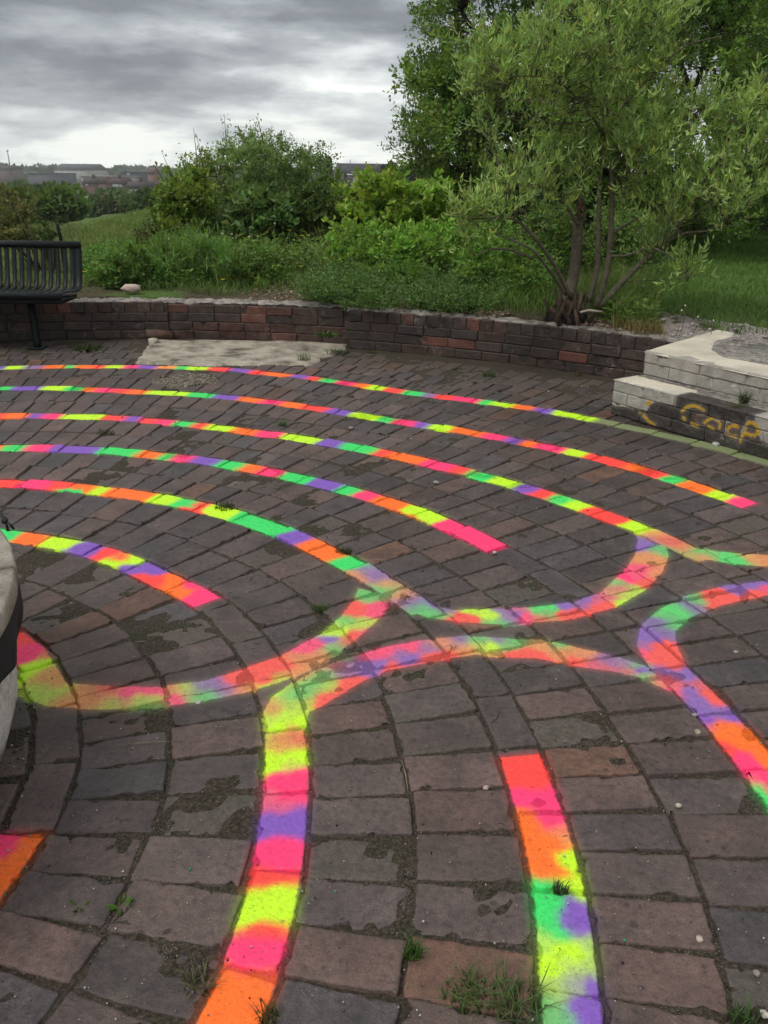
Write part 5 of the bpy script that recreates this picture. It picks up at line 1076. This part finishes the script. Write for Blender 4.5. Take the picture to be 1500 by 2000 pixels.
nettles('weed_patch', 'scattered weeds in the grass between the slim tree and the nettles', 'weeds', [(950,600),(940,540),(1050,520),(1090,560),(1080,600)], 420, .30, .045, (.14, .24, .05), .4, 5)
nettles('weed_patch', 'green weeds round the foot of the slim tree on its right side', 'weeds', [(1180,640),(1190,590),(1260,590),(1290,640),(1240,655)], 120, .20, .05, (.13, .21, .045), .4, 4)
ferny('cow_parsley', 'dark lacy cow parsley spilling over the wall edge just right of the slab', 'cow parsley', [(612,598),(612,575),(640,556),(700,556),(742,580),(752,602),(700,604)], 72, .30, .028, (.11, .19, .055), 9)
ferny('cow_parsley', 'dark lacy cow parsley on the wall edge left of the tree stump, beside the chippings', 'cow parsley', [(800,606),(800,585),(850,568),(930,566),(955,590),(950,612),(880,612)], 72, .27, .028, (.11, .19, .055), 9)
ferny('cow_parsley', 'paler feathery clump between the two dark parsley plants, further back', 'cow parsley', [(700,560),(700,530),(760,520),(800,535),(800,560),(760,566)], 60, .24, .026, (.115, .230, .045), 8)
ferny('creeping_plant', 'green creeper hanging on the left wall behind the bench leg', 'creeper', [(-10,588),(-10,575),(70,578),(75,586),(60,590)], 60, .12, .024, (.06, .085, .03), 6)
gr = Cloud()
def tall(q, n, h, w, col, lean=.4, var=.3, off=.14, z=.33):
    P = keep_off_wall(ground_pts(q, n, z), off); gr.blades(P, h, w, col, lean, var)
# lawn right, lawn left, rough bank
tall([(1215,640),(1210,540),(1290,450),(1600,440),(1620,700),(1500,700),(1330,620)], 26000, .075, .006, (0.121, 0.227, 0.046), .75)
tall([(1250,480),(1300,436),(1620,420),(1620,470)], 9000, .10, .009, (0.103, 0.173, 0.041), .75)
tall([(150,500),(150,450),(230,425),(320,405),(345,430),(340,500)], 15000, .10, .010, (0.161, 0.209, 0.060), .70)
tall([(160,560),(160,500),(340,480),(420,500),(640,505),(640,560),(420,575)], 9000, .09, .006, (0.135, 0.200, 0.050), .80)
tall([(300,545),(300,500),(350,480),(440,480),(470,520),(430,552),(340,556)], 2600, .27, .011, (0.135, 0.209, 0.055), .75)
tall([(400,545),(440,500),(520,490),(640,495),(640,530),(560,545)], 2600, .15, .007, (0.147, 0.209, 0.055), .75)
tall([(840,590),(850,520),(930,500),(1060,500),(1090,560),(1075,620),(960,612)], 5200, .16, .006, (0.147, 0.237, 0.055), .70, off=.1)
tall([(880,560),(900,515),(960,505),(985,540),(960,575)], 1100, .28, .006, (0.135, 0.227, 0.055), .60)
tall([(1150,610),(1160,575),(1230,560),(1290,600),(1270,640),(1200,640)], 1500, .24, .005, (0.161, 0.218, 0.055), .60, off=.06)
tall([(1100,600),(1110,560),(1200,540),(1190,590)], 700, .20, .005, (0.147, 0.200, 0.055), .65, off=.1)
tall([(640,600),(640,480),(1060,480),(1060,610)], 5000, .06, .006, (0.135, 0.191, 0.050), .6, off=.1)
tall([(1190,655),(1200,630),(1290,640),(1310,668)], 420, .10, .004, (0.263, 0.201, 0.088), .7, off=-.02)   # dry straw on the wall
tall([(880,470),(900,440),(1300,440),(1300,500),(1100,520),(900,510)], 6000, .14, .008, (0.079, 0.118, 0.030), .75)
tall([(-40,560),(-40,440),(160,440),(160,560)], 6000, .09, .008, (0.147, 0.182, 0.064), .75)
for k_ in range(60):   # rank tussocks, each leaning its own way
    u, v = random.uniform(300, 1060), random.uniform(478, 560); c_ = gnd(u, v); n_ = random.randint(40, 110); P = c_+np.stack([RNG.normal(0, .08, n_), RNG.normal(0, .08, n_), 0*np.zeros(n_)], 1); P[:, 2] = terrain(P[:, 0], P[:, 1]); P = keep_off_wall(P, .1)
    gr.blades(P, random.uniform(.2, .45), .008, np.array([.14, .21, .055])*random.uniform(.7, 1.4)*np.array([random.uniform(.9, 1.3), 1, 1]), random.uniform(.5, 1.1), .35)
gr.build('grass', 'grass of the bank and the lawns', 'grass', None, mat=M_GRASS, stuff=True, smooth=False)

# wood chippings and litter on the soil by the wall
ch = MB()
for q, n in (([(470,592),(500,560),(580,530),(645,520),(650,560),(600,592)], 900), ([(765,606),(770,575),(830,562),(850,585),(800,606)], 420), ([(900,612),(905,598),(985,594),(1010,612),(970,620)], 320), ([(160,560),(166,520),(200,515),(205,560)], 260), ([(1130,640),(1160,620),(1240,640),(1300,665),(1250,668)], 260), ([(560,540),(580,505),(640,500),(645,540)], 260)):
    P = keep_off_wall(ground_pts(q, n), .03)
    for p_ in P:
        g = random.uniform(.008, .026); cc = random.choice([(.30, .22, .16), (.20, .14, .10), (.40, .32, .25), (.10, .07, .05), (.14, .09, .065), (.28, .17, .12)])
        ch.box(p_+[0, 0, .008], (g, g*random.uniform(.35, .6), .004), random.uniform(0, 6.28), random.uniform(-.5, .5), cc)
ch.build('wood_chippings', M_STONE, attr='col', kind='stuff')

# broken masonry behind the plinth
bm_ = thing('broken_masonry', 'crumbling grey stone edge running back from the plinth along the lawn', 'masonry', (2.4, 6.1, .3))
qs = np.array([gnd(1262, 606, .33)[:2], gnd(1540, 650, .33)[:2], PO+PD*(.3)+PN*1.2, gnd(1290, 655, .33)[:2]])
A, B = np.meshgrid(np.linspace(0, 1, 120), np.linspace(0, 1, 40), indexing='ij')
PP = ((1-A)*(1-B))[..., None]*qs[0]+(A*(1-B))[..., None]*qs[1]+(A*B)[..., None]*qs[2]+((1-A)*B)[..., None]*qs[3]
edm = np.minimum(np.minimum(A, 1-A), np.minimum(B, 1-B)); Zr = .335+.07*(fbm(PP[..., 0]*7, PP[..., 1]*7, 4, 5)-.45)+.025*(fbm(PP[..., 0]*30, PP[..., 1]*30, 7, 3)-.5)-.10*np.clip(1-edm/.06, 0, 1)
mk('rubble_surface', np.stack([PP[..., 0].ravel(), PP[..., 1].ravel(), Zr.ravel()], 1), grid_faces(*A.shape), M_CREAM, bm_, False, dict(rough=np.ones(A.size)))
for i in range(14):
    a, b_ = random.random(), random.random()*.7+.05; p_ = (1-a)*(1-b_)*qs[0]+a*(1-b_)*qs[1]+a*b_*qs[2]+(1-a)*b_*qs[3]; V, F = blob((p_[0], p_[1], .345+.02*random.random()), random.uniform(.015, .04), i*3.1, 1, .4)
    g = random.uniform(.16, .4); mk('stone', V, F, M_STONE, bm_, False, dict(col=np.tile((g, g*.92, g*.85), (len(V), 1))))

# ------------------------------------------------------------------ small things
def flower(u, v, h, kind, z=.33):
    P = gnd(u, v, z); P[2] = float(terrain(P[0], P[1])) if z > .3 else z; T = P+[random.gauss(0, .02), random.gauss(0, .02), h]
    lab = {'d': 'yellow dandelion in flower among the bank grass', 's': 'white dandelion seed head on a tall bare stalk by the pale stepped plinth', 'w': 'white dandelion seed head among the bank grass'}[kind]
    grp = {'d': 'dandelions flowering on the bank', 's': 'seed heads by the stepped plinth', 'w': 'seed heads on the bank'}[kind]
    t_ = thing('dandelion', lab, 'dandelion', P, grp); mb = MB(); mb.tube([P, (P+T)/2+[.01, 0, 0], T], .0022, 5, (.13, .10, .06) if kind == 's' else (.08, .12, .04)); mb.build('stalk', M_BARK, t_, attr='col')
    mb = MB()
    if kind == 'd':
        for k in range(18):
            a = k*2.4; D = np.array([math.cos(a), math.sin(a), .25]); S = np.array([-math.sin(a), math.cos(a), 0]); r = .013+.012*(k % 2); mb.add([T-S*.002, T+S*.002, T+D*r+S*.003, T+D*r-S*.003], [(0, 1, 2, 3)], (.80, .56, .02))
    else:
        V, F = blob(T, .008 if kind == 's' else .011, random.random()*9, 1, 1.); mb.add(V, F, (.62, .60, .54))
    mb.build('flower_head', M_LEAF, t_, attr='col')
for q in [(535,497),(563,500),(568,520),(578,508),(610,525),(575,540),(552,515),(600,512),(592,530),(620,560),(655,520),(545,535),(525,520),(740,540),(175,562),(430,575),(585,548)]: flower(*q, random.uniform(.34, .44) if 500 < q[0] < 700 and q[1] < 540 else .14, 'd')
for q in [(440,548),(455,540),(500,545),(535,528),(600,505),(330,560),(995,545)]: flower(*q, random.uniform(.36, .5), 'w')
for q, h in [((1320,655),.17),((1328,652),.20),((1352,655),.14),((1384,660),.13),((1245,620),.24),((1252,610),.26),((1227,615),.25)]: flower(*q, h, 's')

def tuft(name, label, cat, u, v, h, n, r, col=(.055, .11, .02), lean=.7, w=.0032, z=0.0, leafy=False):
    P0 = np.array([*G(u, v, z), z-.006]); a = RNG.uniform(0, 6.283, n); rr = r*np.sqrt(RNG.uniform(0, 1, n)); P = P0+np.stack([rr*np.cos(a), rr*np.sin(a)*.8, 0*a], 1); cl = Cloud()
    if leafy:
        D = np.stack([np.cos(a), np.sin(a), np.full(n, .35)], 1); cl.leaves(P+[0, 0, .004], h, .36, col, .1, D*1.5, .3, fold=.1)
    else: cl.blades(P, h, w, col, lean, .35)
    return cl.build(name, label, cat, P0, None, mat=M_GRASS, crown='leaves' if leafy else 'blades')
tuft('grass_tuft', 'bushy grass tuft in a joint left of the violet and pink bend', 'grass tuft', 625, 1192, .030, 70, .022, (.06, .09, .03), 1.0)
tuft('grass_tuft', 'dense little tuft growing through the painted strip, between lime and green paint', 'grass tuft', 1095, 1738, .020, 80, .016, (.075, .095, .05))
tuft('grass_tuft', 'long untidy grass at the bottom edge beside the lime and violet painted strip', 'grass tuft', 1000, 1955, .040, 130, .050, (.085, .13, .04), 1.2)
tuft('grass_tuft', 'straggly grass along the joint at the bottom of the photo, right of centre', 'grass tuft', 915, 1940, .030, 120, .045, (.075, .12, .03), 1.2)
tuft('grass_tuft', 'small upright grass in the joint crossing just below the cracked brick', 'grass tuft', 806, 1865, .032, 70, .018, (.05, .11, .02))
tuft('grass_tuft', 'wisps of dry grass touching the pink and orange painted strip, lower left', 'grass tuft', 385, 1925, .028, 36, .026, (.11, .11, .05), 1.2)
tuft('grass_tuft', 'grass wisps beside the orange paint at the bottom edge', 'grass tuft', 525, 1985, .03, 40, .02, (.07, .10, .03))
tuft('grass_tuft', 'grass wisps in the lower right corner of the paving', 'grass tuft', 1455, 1990, .035, 50, .03, (.05, .10, .025))
tuft('grass_tuft', 'thin tuft of pinkish dry grass in the orange band, centre', 'grass tuft', 882, 1268, .018, 30, .014, (.14, .11, .06), 1.1)
tuft('grass_tuft', 'wiry dark tuft in the wide orange to violet band, centre', 'grass tuft', 795, 1168, .016, 22, .016, (.06, .05, .03), 1.2)
tuft('grass_tuft', 'flat mossy grass beside the lime patch on the fifth painted line', 'grass tuft', 440, 992, .024, 150, .045, (.045, .055, .018))
tuft('grass_tuft', 'mossy grass at the upper edge of the orange patch', 'grass tuft', 672, 1078, .024, 90, .03, (.045, .06, .02))
tuft('grass_tuft', 'green tuft in the paving between the second and third painted lines', 'grass tuft', 552, 832, .04, 60, .03)
tuft('grass_tuft', 'mossy tuft between the third and fourth painted lines, left', 'grass tuft', 208, 847, .03, 80, .05, (.045, .06, .02))
tuft('grass_tuft', 'tuft with tiny flowers on the right end of the concrete slab', 'grass tuft', 594, 706, .07, 90, .05, (.06, .10, .03))
tuft('grass_tuft', 'tuft at the right corner of the concrete slab', 'grass tuft', 655, 694, .06, 80, .06, (.045, .09, .02))
tuft('grass_tuft', 'tuft on the paving right of the slab, nearest the wall foot', 'grass tuft', 728, 690, .03, 60, .04, (.045, .10, .02))
tuft('grass_tuft', 'tuft in the dark paving below the weed at the wall foot', 'grass tuft', 955, 735, .04, 80, .05, (.05, .09, .02))
tuft('grass_tuft', 'tuft on the paving in front of the wall, halfway between slab and pale steps', 'grass tuft', 890, 722, .03, 60, .05, (.05, .09, .02))
tuft('grass_tuft', 'pale straw tuft at the wall foot near the stepped plinth', 'grass tuft', 1130, 735, .05, 46, .03, (.12, .10, .04))
tuft('grass_tuft', 'green weeds at the foot of the left wall beside the loose brick', 'grass tuft', 300, 655, .08, 90, .06, (.04, .08, .02))
tuft('grass_tuft', 'little grass growing on the lower step of the pale plinth', 'grass tuft', 1452, 786, .07, 110, .022, (.06, .085, .03), z=.22)
tuft('grass_tuft', 'yellowish grass hanging on the front of the pale plinth', 'grass tuft', 1438, 800, .055, 90, .018, (.13, .13, .035), 1.5, z=.2)
tuft('weed', 'leafy weed hanging out of the brick wall above the red bricks', 'weed', 638, 655, .05, 70, .05, (.06, .10, .02), z=.14, leafy=True)
tuft('weed', 'spiky dark green weed spreading at the foot of the brick wall, right', 'weed', 1062, 708, .11, 46, .035, (.030, .075, .018), leafy=True)
tuft('weed', 'small rosette of leaves in a paving joint, lower left', 'weed', 236, 1772, .020, 26, .010, (.07, .14, .02), leafy=True)
tuft('weed', 'two-leaved seedling in a paving joint, left of the rosette', 'weed', 153, 1770, .016, 14, .008, (.07, .14, .02), leafy=True)
tuft('weed', 'low weed at the left wall foot beside the bench leg', 'weed', 170, 683, .06, 60, .08, (.05, .07, .025), leafy=True)

def pebble(label, u, v, r, col, z=0.):
    P = G(u, v, z); V, F = blob((P[0], P[1], z+r*.35), r, u*.01, 2, .6); o = mk('pebble', V, F, M_STONE, None, True, dict(col=np.tile(col, (len(V), 1))), loc=(P[0], P[1], z)); o['label'] = label; o['category'] = 'pebble'; o['kind'] = 'thing'
pebble('largest pale pebble at the crossing of joints, lower right', 1366, 1836, .0075, (.42, .36, .30))
pebble('round brown pebble lying on a reddish brick, right edge', 1477, 1903, .0075, (.24, .20, .18))
pebble('pale chip lying on a joint at the right edge, below the brown pebble', 1492, 1983, .008, (.45, .42, .36))
pebble('beige pebble on a mossy brick right of the coral strip', 1325, 1576, .0085, (.36, .33, .26))
pebble('pinkish white chip just left of the coral painted end', 949, 1540, .0075, (.48, .36, .32))
pebble('pale flat shell-like pebble touching the green end of the bottom bend', 387, 1375, .0095, (.45, .42, .36))
pebble('grey pebble in the joint right of the violet strip', 1356, 1398, .008, (.28, .25, .22))
pebble('sandy pebble beside the violet and orange strip', 1363, 1432, .009, (.28, .24, .18))
pebble('pale stone at the tip of the pink end of the fourth line', 966, 1081, .010, (.40, .35, .33))
pebble('small dark stone on the bricks left of the pink tip', 834, 1072, .008, (.10, .085, .06))
pebble('pale grey pebble on the paving below the third line', 852, 944, .013, (.40, .36, .33))
pebble('grey chip between the second and third lines', 686, 838, .016, (.22, .19, .17))
pebble('white stone against the olive painted line in front of the steps', 1398, 871, .022, (.42, .42, .40))
pebble('small round stone right of the white stone by the steps', 1468, 883, .014, (.34, .32, .30))
pebble('white pebble under the wall behind the bench leg', 166, 662, .018, (.55, .54, .50))
pebble('white chip on the paving at the foot of the right-hand wall', 1007, 705, .016, (.60, .60, .57))
pebble('pale chip lying on the inner violet to coral band', 1437, 1275, .008, (.26, .23, .20))
# loose brick and fragments
lb = thing('loose_brick', 'loose reddish brick lying askew at the corner of the concrete slab', 'brick', (*G(312, 668), 0))
mb = MB(); mb.box((*G(312, 664), .045), (.21, .10, .065), .35, .08, (.10, .06, .045), .003); mb.build('brick_body', M_STONE, lb, attr='col'); V, F = blob((*G(300, 672), .02), .05, 2, 2, .6); mb = MB(); mb.add(V, F, (.40, .36, .30)); mb.build('mortar_lump', M_STONE, lb, attr='col')
lb = thing('brick_fragment', 'pinkish white brick fragment lying in the grass above the left wall', 'brick fragment', gnd(268, 574, .33))
mb = MB(); V, F = blob((*G(258, 574, .33), .375), .085, 6, 2, .45); V[:, 1] = (V[:, 1]-V[:, 1].mean())*.6+V[:, 1].mean(); mb.add(V, F, (.46, .36, .30)); mb.build('fragment', M_STONE, lb, attr='col')
# dry straws
for lab, a, e in (('pale dry straw standing in a joint below the centre', (784, 1487), (797, 1548)), ('long thin straw lying across the dark bricks, lower left', (228, 1459), (362, 1449))):
    sw = thing('straw', lab, 'straw', (*G(*a), 0)); mb = MB(); p0, p1 = np.array([*G(*a), .006]), np.array([*G(*e), .004]); mb.tube([p0, (p0+p1)/2+[.002, 0, .002], p1], [.0008, .001, .0005], 5, (.26, .22, .14)); mb.build('stem', M_BARK, sw, attr='col')
# grit
gb = MB(); TV = np.array([[1, 0, -.4], [-.5, .86, -.4], [-.5, -.86, -.4], [0, 0, .9]]); TF = [(0, 1, 3), (1, 2, 3), (2, 0, 3), (0, 2, 1)]
cen = [c[6][:2] for c in NEARB]; jn = []
for V_, F_, tin_, d_, pt_, bi_, c_, k_ in NEARB+FARB[:700]:
    if random.random() < .75:
        v = V_[random.randrange(len(V_))][:2]; jn.append(v+(v-c_[:2])/np.linalg.norm(v-c_[:2])*random.uniform(0, .008))
for i in range(2600):
    if i < 1500: p_ = random.choice(jn)+RNG.normal(0, .012, 2); z = -.002
    else: p_ = np.array(G(random.uniform(0, 1500), random.uniform(700, 2000))); z = .002
    g = random.uniform(.0008, .0028) if random.random() < .9 else random.uniform(.003, .0045); k = random.choice([.5, .38, .25, .12, .03]); a = random.random()*6.28
    if np.hypot(*p_) > 4: g *= 1.8
    M_ = np.array([[math.cos(a), math.sin(a), 0], [-math.sin(a), math.cos(a), 0], [0, 0, 1]]); cc = (k, k*.95, k*.86) if random.random() < .97 else (.03, .35, .15)
    gb.add((TV*RNG.uniform(.6, 1.2, (4, 3)))@M_*g+[p_[0], p_[1], z+g*.4], TF, cc)
for i in range(420):
    a = math.radians(random.uniform(-60, 60)); r = random.uniform(.86, .95); p_ = XY(r, math.degrees(a)); g = random.uniform(.0015, .006); k = random.choice([.4, .25, .12, .06, .03, .02]); gb.add(TV*RNG.uniform(.5, 1.3, (4, 3))*g+[p_[0], p_[1], g*.3], TF, (k, k*.9, k*.75))
gb.build('grit', M_STONE, attr='col', kind='stuff')

# ------------------------------------------------------------------ far trees and town
def far_tree(name, label, u, vt, vb, D, wpx, col, n=900, group=None, lobes=7, leaf=.34, asp=.8):
    top = at(u, vt, D); x, y = top[0], top[1]; zb = float(terrain(np.array(x), np.array(y))); bot = at(u, vb, D)[2]; hz = max(top[2]-max(bot, zb), 1.); R = wpx/FPX*D/2; cl = Cloud(); B = np.array([x, y, zb])
    for k in range(lobes):
        a = RNG.uniform(0, 6.283); rr = R*.55*math.sqrt(random.random()); c = np.array([x+rr*math.cos(a), y+rr*math.sin(a), top[2]-hz*random.uniform(.28, .72)]); m = n//lobes
        Dv = RNG.normal(0, 1, (m, 3)); Dv /= np.linalg.norm(Dv, axis=1)[:, None]; s_ = RNG.uniform(.55, 1., (m, 1)); P = c+Dv*s_*np.array([R*.62, R*.62, hz*.34]); cl.leaves(P, leaf, asp, np.array(col)*random.uniform(.8, 1.2), .2, Dv*.5, .35)
    cl.curve([B-[0, 0, .3], [x, y, (zb+top[2])/2], [x, y, top[2]-hz*.3]], .03*R+.08, .05, (.04, .035, .028)); return cl.build(name, label, 'tree', B, group, crown='crown', wood='trunk')
far_tree('tree', 'rounded lighter green tree on the slope behind the bench', 100, 362, 470, 42, 130, (.10, .15, .04), 3400, None, 12, .30)
far_tree('tree', 'green tree at the left edge behind the bench shrub', 10, 372, 450, 34, 110, (.085, .12, .035), 2600, None, 10, .28)
far_tree('tree', 'tree in the valley left of the hawthorn bush, close to its edge', 285, 372, 440, 62, 90, (.065, .10, .035), 2000, None, 9, .4)
k = 0
for D, us, vt in ((75, range(-60, 360, 34), 366),):
    for u in us:
        vt = 366 if u < 120 else 381
        far_tree('tree', 'soft green tree of the valley wood below the town', u+random.uniform(-8, 8), vt+random.uniform(-4, 5)+(0 if u > 60 else 6), vt+70, D, random.uniform(46, 62)*(75/D)**.3, (.10*random.uniform(.8, 1.2), .145*random.uniform(.85, 1.15), .055), 900, 'trees of the valley wood', 6, D*.0055); k += 1
far_tree('poplar', 'slender pointed poplar on the skyline between the bush and the flats', 641, 307, 360, 160, 13, (.04, .055, .03), 900, None, 9, .6)
for u, vt, w, lab in ((838, 305, 60, 'hazy tree on the skyline touching the left edge of the big tree'), (800, 318, 70, 'low hazy tree on the skyline right of the flats'), (770, 322, 46, 'small hazy tree beside the long dark roof')):
    far_tree('tree', lab, u, vt, vt+50, 120, w, (.042, .062, .028), 1500, None, 8, .6)
# wooded ridge
wd = Cloud()
for D, us, vt in ((105, range(-60, 420, 26), 360), (150, range(-60, 860, 24), 353)):
    for u in us:
        tp = at(u+random.uniform(-8, 8), vt+random.uniform(-4, 5)+(13 if 130 < u < 320 else 0), D); R = random.uniform(24, 34)/FPX*150/2*1.1
        for k in range(5):
            Dv = RNG.normal(0, 1, (170, 3)); Dv /= np.linalg.norm(Dv, axis=1)[:, None]; c = tp+np.array([random.uniform(-R, R)*.7, random.uniform(-R, R), -R*random.uniform(.5, 2.2)]); wd.leaves(c+Dv*RNG.uniform(.6, 1, (170, 1))*R*.6, .5, .8, np.array([.10, .145, .06])*random.uniform(.8, 1.2), .2, Dv*.5, .35)
for i in range(420):
    az_ = random.uniform(-30, 26); D = random.uniform(620, 1100); x, y = D*math.sin(math.radians(az_)), D*math.cos(math.radians(az_)); z = float(terrain(np.array(x), np.array(y))); R = random.uniform(5, 10)
    Dv = RNG.normal(0, 1, (90, 3)); Dv /= np.linalg.norm(Dv, axis=1)[:, None]; Dv[:, 2] = abs(Dv[:, 2]); wd.leaves(np.array([x, y, z])+Dv*np.array([R, R, R*.75]), 3.2, .8, (.07, .10, .05), .2, Dv*.5, .3)
wd.build('woodland', 'wooded ridge on the skyline', 'woodland', None, stuff=True)

def wallcol(name, V, F, col, parent): return mk(name, V, F, M_FAR, parent, False, dict(col=np.tile(col, (len(V), 1))))
def building(name, label, cat, u0, u1, vt, vb, D, wall, roof, depth=10., pitch=.0, wins=None, wcol=(.25, .27, .30), group=None, chim=0):
    """walls from roof line down into the ground; windows are real recessed panes with frames"""
    a, b_ = at(u0, vt, D), at(u1, vt, D); zt = a[2]; bot = at(u0, vb, D)[2]; zb = min(float(terrain(np.array(a[0]), np.array(a[1]))), float(terrain(np.array(b_[0]), np.array(b_[1]))), bot)-1
    T = thing(name, label, cat, ((a[0]+b_[0])/2, D+depth/2, zb), group); x0, x1 = a[0], b_[0]; h = pitch
    mb = MB(); mb.box(((x0+x1)/2, D+depth/2, (zb+zt)/2), (x1-x0, depth, zt-zb)); V = np.concatenate(mb.V); wallcol('wall', V, mb.F, wall, T)
    mb = MB(); e = .3
    if h > 0: mb.add([(x0-e, D-e, zt-.1), (x1+e, D-e, zt-.1), (x1+e, D+depth+e, zt-.1), (x0-e, D+depth+e, zt-.1), (x0-e, D+depth/2, zt+h), (x1+e, D+depth/2, zt+h)], [(0, 1, 5, 4), (2, 3, 4, 5), (0, 4, 3), (1, 2, 5), (3, 2, 1, 0)])
    else: mb.box(((x0+x1)/2, D+depth/2, zt+.2), (x1-x0+.6, depth+.6, .5))
    o = wallcol('roof', np.concatenate(mb.V), mb.F, roof, T)
    for k in range(chim):
        mb = MB(); mb.box((x0+(x1-x0)*(k+.5)/chim, D+depth/2, zt+h+.3), (.9, .9, 1.8)); wallcol('chimney', np.concatenate(mb.V), mb.F, tuple(x*.7 for x in wall), T)
    for (wu, wv, ww, wh) in wins or []:
        c = at(wu, wv, D-.02); sx, sz = ww/FPX*D, wh/FPX*D; mb = MB(); mb.box((c[0], D-.03, c[2]), (sx+.3, .12, sz+.3)); fr = wallcol('window', np.concatenate(mb.V), mb.F, (.62, .62, .60), T)
        mb = MB(); mb.box((c[0], D-.10, c[2]), (sx, .08, sz)); o = wallcol('pane', np.concatenate(mb.V), mb.F, wcol, T)
    return T
BR = (.125, .072, .060); SL = (.055, .052, .058)
building('house', 'red brick house with two white windows in the terrace below the long beige building', 'house', 208, 246, 358, 376, 300, BR, (.075, .045, .042), 9, 1.6, [(223, 363, 4, 3.4), (229, 363, 3, 3.4), (236, 363, 3.4, 3.4)], (.45, .47, .48), chim=1)
building('house', 'brick house with dark roof, left end of the terrace below the beige building', 'house', 160, 192, 357, 378, 310, (.13, .065, .05), (.06, .045, .045), 9, 1.5, [(170, 362, 2.5, 2.5)], (.3, .32, .33), chim=1)
building('house', 'orange-brown gabled house in the middle of the terrace', 'house', 192, 208, 356, 378, 305, (.17, .11, .085), (.09, .05, .045), 9, 1.8, [], chim=0)
building('house', 'dark purplish house with pale windows beside the hawthorn bush', 'house', 246, 290, 364, 384, 270, (.08, .055, .055), (.07, .05, .055), 9, 1.4, [(256, 373, 3, 2.4), (268, 373, 4, 2.4)], (.45, .47, .48), chim=1)
building('warehouse', 'long beige flat building above the brick terrace', 'warehouse', 158, 248, 345, 356, 420, (.30, .26, .21), (.24, .21, .18), 20, 0)
building('warehouse', 'big pale grey shed with sloping white front on the hillside, left', 'warehouse', 105, 182, 331, 345, 560, (.34, .35, .33), (.10, .11, .11), 30, 3.5)
building('warehouse', 'dark flat-roofed block on the skyline above the terrace', 'block', 235, 296, 337, 350, 520, (.035, .042, .055), (.03, .035, .045), 25, 0, [(251, 341, 4, 4)], (.4, .42, .44))
building('house', 'red brick gable at the left edge of the hawthorn bush', 'house', 288, 302, 338, 356, 400, (.17, .085, .07), (.12, .065, .055), 9, 2.)
building('warehouse', 'low pale strip-shaped shed on the far left skyline', 'warehouse', 30, 55, 335, 341, 600, (.40, .41, .40), (.2, .2, .2), 20, 0)
building('warehouse', 'long dark shed at the far left under the ridge trees', 'warehouse', 55, 118, 339, 352, 500, (.09, .09, .10), (.07, .072, .08), 25, 0)
building('house', 'distant brick row at the left edge, roofs under the ridge', 'house', -20, 30, 330, 344, 560, (.14, .10, .085), (.08, .065, .06), 12, 2.2, chim=3)
building('flats', 'three-storey brick flats with long dark slate roof and white windows, centre skyline', 'flats', 657, 762, 341, 378, 165, (.20, .135, .115), (.060, .060, .066), 12, 2.0,
         [(668, 346, 5, 6), (681, 344, 3, 5), (687, 345, 3, 6), (681, 358, 3, 6), (724, 350, 4, 5), (735, 350, 4, 5), (748, 350, 3, 5), (668, 360, 5, 6)], (.35, .38, .42), chim=0)
building('stair_tower', 'pale grey clad stair tower standing in front of the brick flats', 'tower', 689, 708, 340, 380, 161, (.30, .31, .31), (.22, .23, .23), 3.5, 0)
building('flats', 'brick flats with white windows half hidden behind the sapling, right', 'flats', 762, 806, 346, 376, 150, (.22, .15, .13), (.07, .065, .07), 11, 1.6, [(770, 350, 3, 5), (776, 351, 3, 5), (785, 351, 3, 5)], (.4, .42, .45))
pl = thing('pylon', 'thin leaning mast on the skyline at the far left', 'mast', tuple(at(22, 335, 400))); mb = MB()
mb.tube([at(22, 340, 400), at(14, 292, 400)], [.35, .15], 4, (.2, .2, .2)); mb.tube([at(12, 296, 400), at(17, 294, 400)], .15, 4, (.2, .2, .2)); mb.build('mast', M_FAR, pl, attr='col')
pl = thing('aerial', 'thin aerial pole on the roof of the brick flats', 'aerial', tuple(at(684, 335, 168))); mb = MB(); mb.tube([at(684, 340, 168), at(684, 312, 168)], .06, 4, (.15, .15, .15)); mb.build('pole', M_FAR, pl, attr='col')

# ------------------------------------------------------------------ air
m = bpy.data.materials.new('air'); m.use_nodes = True; t = m.node_tree; t.nodes.clear(); o_ = N(t, 'ShaderNodeOutputMaterial'); v_ = N(t, 'ShaderNodeVolumePrincipled')
v_.inputs['Color'].default_value = (.93, .96, .98, 1); v_.inputs['Density'].default_value = .00042; v_.inputs['Anisotropy'].default_value = .2; L(t, v_.outputs[0], o_.inputs['Volume'])
HAZE = True
if HAZE:
    mb = MB(); mb.box((0, 560, 15), (1900, 1180, 80)); mb.build('haze', m, kind='stuff')
